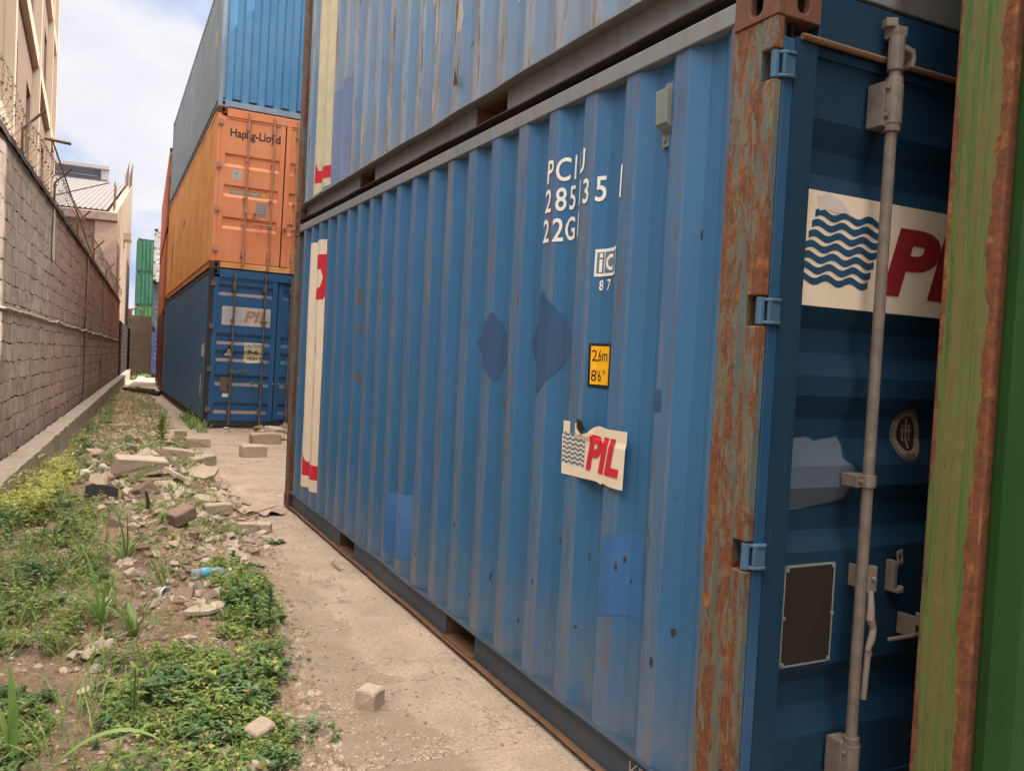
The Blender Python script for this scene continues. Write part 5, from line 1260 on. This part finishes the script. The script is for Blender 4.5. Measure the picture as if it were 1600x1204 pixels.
def leafy(name, label, x, y, h, n, l, w, mat, lean=(0, 0), cat='plant', blades=0):
    t = empty(name, (x, y, gh(x, y)), (0, 0, 0), label, cat); mb = MB(); top = (lean[0]*h, lean[1]*h, h)
    mb.tube([(0, 0, 0), (top[0]*.45, top[1]*.45, h*.5), top], [.0045, .0035, .0022], 6); mb.build('stem', M['stem'], t)
    mb = MB()
    for i in range(n):
        f = .15+.85*i/n; a = i*2.4+rr.uniform(-.3, .3); p = Vector(top)*f
        leaf(mb, p, Vector((math.cos(a), math.sin(a), .35+.7*f)), l*rr.uniform(.7, 1.15)*(1.1-.45*f), w*rr.uniform(.8, 1.1), Vector((0, 0, 1)), (rr.random()*.5+.5*f, 0, 0), 0, rr.uniform(.1, .45))
    mb.build('foliage', mat, t, fix=False); return t
leafy('young_shrub', 'tall dark leaved shoot with a light tip at the path edge', -.83, 2.40, .26, 26, .075, .032, M['leaf_dark'])
leafy('young_shrub', 'second dark shoot crowded against the tall one at the path edge', -.875, 2.56, .17, 22, .065, .030, M['leaf_dark'])
leafy('broadleaf_weed', 'bright green broad leaved weed at the lower centre of the weeds', -1.48, 1.62, .20, 16, .085, .028, M['leaf'])
leafy('broadleaf_weed', 'broad leaved weed left of the pale tile', -1.93, 1.95, .08, 10, .06, .035, M['leaf_dark'])
leafy('young_shrub', 'leafy bush growing at the far end of the rubble heap', -.72, 10.6, .42, 48, .15, .055, M['leaf'])
leafy('young_shrub', 'small weed at the foot of the far navy container', .14, 15.4, .40, 22, .14, .05, M['leaf_dark'])
leafy('broadleaf_weed', 'dark leafy weed behind the plastic bottle at the path edge', -.80, 3.75, .10, 26, .05, .022, M['leaf_dark'])
leafy('broadleaf_weed', 'small weed between the rubble heap and the path', -1.16, 4.6, .09, 20, .06, .022, M['leaf'])
leafy('broadleaf_weed', 'low rosette weed in front of the dark block', -1.12, 4.25, .05, 18, .05, .022, M['leaf_yel'])

# ================================================================ litter
bt = empty('plastic_bottle', (-1.08, 3.50, gh(-1.08, 3.5)+.045), (R(90), 0, R(90)+.10), 'clear plastic water bottle with a blue label lying in the weeds', 'bottle')
def lathe(prof, n=20):
    mb = MB(); vs = [(r_*math.cos(2*math.pi*k/n), r_*math.sin(2*math.pi*k/n), z) for r_, z in prof for k in range(n)]; fs = []
    for i in range(len(prof)-1):
        for k in range(n): fs.append((i*n+k, i*n+(k+1) % n, (i+1)*n+(k+1) % n, (i+1)*n+k))
    mb.add(vs, fs); return mb
B = NB('clear plastic'); B.b.inputs['Transmission Weight'].default_value = .75; B.b.inputs['IOR'].default_value = 1.3; M['clear'] = B.done((.72, .86, .84), .12)
prof = [(.0, 0), (.024, .0), (.030, .006)]+[(.030-(.003 if i % 2 else 0), .012+i*.009) for i in range(17)]+[(.027, .17), (.014, .20), (.012, .205), (.012, .222)]
lathe(prof).build('bottle_body', M['clear'], bt, smooth=True)
lathe([(.0305, .055), (.0315, .056), (.0315, .105), (.0305, .106)]).build('label_band', plain('light blue label', (.12, .42, .62), .4), bt, smooth=True)
lathe([(.0, .218), (.0145, .218), (.0145, .234), (.0, .234)]).build('cap', plain('white cap', (.7, .7, .66), .4), bt)
def cloth(name, label, x, y, sx, sy, mat, seed, amp=.05, rz=0, cat='sacking', lift=.012):
    mb = MB(); n = 26; vs = []; fs = []; c, s = math.cos(rz), math.sin(rz)
    for j in range(n+1):
        for i in range(n+1):
            a, b = (i/n-.5)*sx, (j/n-.5)*sy; rim = 1+.16*noise.noise(Vector((i*.25, j*.25, seed)))
            a *= rim; b *= rim; X_, Y_ = x+a*c-b*s, y+a*s+b*c
            z = gh(X_, Y_)+lift+amp*abs(noise.noise(Vector((a*2.6/sx+seed, b*1.8/sy, 0))))*2+.22*amp*noise.noise(Vector((a*9/sx, b*6/sy, seed)))
            vs.append((X_-x, Y_-y, z))
    for j in range(n):
        for i in range(n): fs.append((j*(n+1)+i, j*(n+1)+i+1, (j+1)*(n+1)+i+1, (j+1)*(n+1)+i))
    mb.add(vs, fs); o = mb.build(name, mat, None, fix=False, smooth=True); o.location = (x, y, 0)
    m_ = o.modifiers.new('thickness', 'SOLIDIFY'); m_.thickness = .006
    tag(o, label, cat); return o
M['sack'] = stonemat('dusty sacking', (.50, .38, .29), (.36, .27, .21))
cloth('dusty_sheet', 'dusty crumpled sheet of sacking spread over rubble by the path', -.38, 5.80, .46, .60, M['sack'], 3, .045, .3)
cloth('dusty_sheet', 'small crumpled rag at the path edge right of the bottle', -.66, 3.82, .16, .05, M['stone_tan'], 9, .02, .1)
cloth('dusty_sheet', 'torn pale sheet among the straw at the left of the bare soil', -1.62, 2.46, .22, .10, M['stone_tan'], 5, .03, .9)
mb = MB()
for k in range(12):
    t0 = k/12*math.pi; a = math.cos(t0)*.072
o = cloth('melon_rind', 'curved green piece of melon rind on the ground beside the two squared stones', -.372, 4.50, .13, .05, plain('green rind', (.07, .11, .035), .5), 12, .02, .45, 'rind')
tcup = lathe([(.0, 0), (.028, 0), (.036, .075), (.034, .075), (.026, .004), (.0, .004)], 18)
o = tcup.build('paper_cup', plain('dirty white cup', (.72, .70, .62), .6), None, smooth=True); o.location = (-1.28, 3.25, gh(-1.28, 3.25)+.02); o.rotation_euler = (1.45, 0, .6); tag(o, 'small dirty white cup lying left of the wide slab', 'cup')
for i, (x, y, s, lb) in enumerate(((-1.50, 7.45, .07, 'white lump standing on the rubble heap edge, farther one'), (-1.66, 6.95, .075, 'white lump beside the black rubber piece, nearer one'))):
    place(chunk_mesh('white_stone', s*1.5, s, s*1.1, 700+i, plain('white lump', (.74, .69, .58), .8), 'chunk'), 'white_stone', x, y, .4, (0, 0), 0, lb, 'stone', dz=.10)
# piece of black rubber
mb = MB(); vs = []; fs = []; n = 12
for i in range(n+1):
    t = i/n; a = .35+1.1*t; vs += [(.26*t, .05*math.sin(a*2), .02+.02*math.sin(t*3)), (.26*t, .05*math.sin(a*2)+.03, .115-.02*t+.02*math.sin(t*3))]
for i in range(n): fs.append((2*i, 2*i+1, 2*i+3, 2*i+2))
mb.add(vs, fs); o = mb.build('rubber_strip', plain('dusty black rubber', (.035, .03, .03), .7, 0, .4, 12), None, fix=False); o.location = (-1.66, 6.05, gh(-1.6, 6.05)+.03); o.rotation_euler = (0, 0, -.1)
m_ = o.modifiers.new('thickness', 'SOLIDIFY'); m_.thickness = .02; tag(o, 'curved strip of dusty black rubber at the edge of the weeds', 'rubber')
mb = MB(); mb.tube([(0, 0, 0), (.01, .01, .09), (-.01, .03, .17)], [.016, .014, .01], 7); o = mb.build('charred_stick', M['rust_dark'], None); o.location = (-1.22, 5.3, gh(-1.22, 5.3)); tag(o, 'short charred stick standing up out of the rubble', 'stick')
mb = MB(); mb.tube([(0, 0, 0), (.25, .05, .03), (.5, .22, .06)], [.006, .005, .004], 6); o = mb.build('dry_twig', M['straw'], None); o.location = (-.72, 5.05, gh(-.72, 5.05)+.03); tag(o, 'thin dry twig reaching over the sacking sheet', 'twig')
mb = MB(); mb.tube([(0, 0, 0), (-.03, .12, .02), (.05, .26, .03)], [.006, .006, .003], 6); o = mb.build('dry_twig', M['straw'], None); o.location = (-.13, 3.62, .01); tag(o, 'small dry twig lying on the path close to the container sill', 'twig')
mb = MB()
for i, (x, y) in enumerate(((.35, 25.6), (.15, 26.3), (-.1, 26.9), (.3, 27.2))):
    mb.tube([(x, y, gh(x, y)+.06), (x-.5, y+.3, gh(x, y)+.12)], [.09, .05], 6)
o = mb.build('charred_debris', M['rust_dark'], None); tag(o, 'dark charred debris at the foot of the maroon container', 'debris')
print('objects', len(bpy.data.objects))
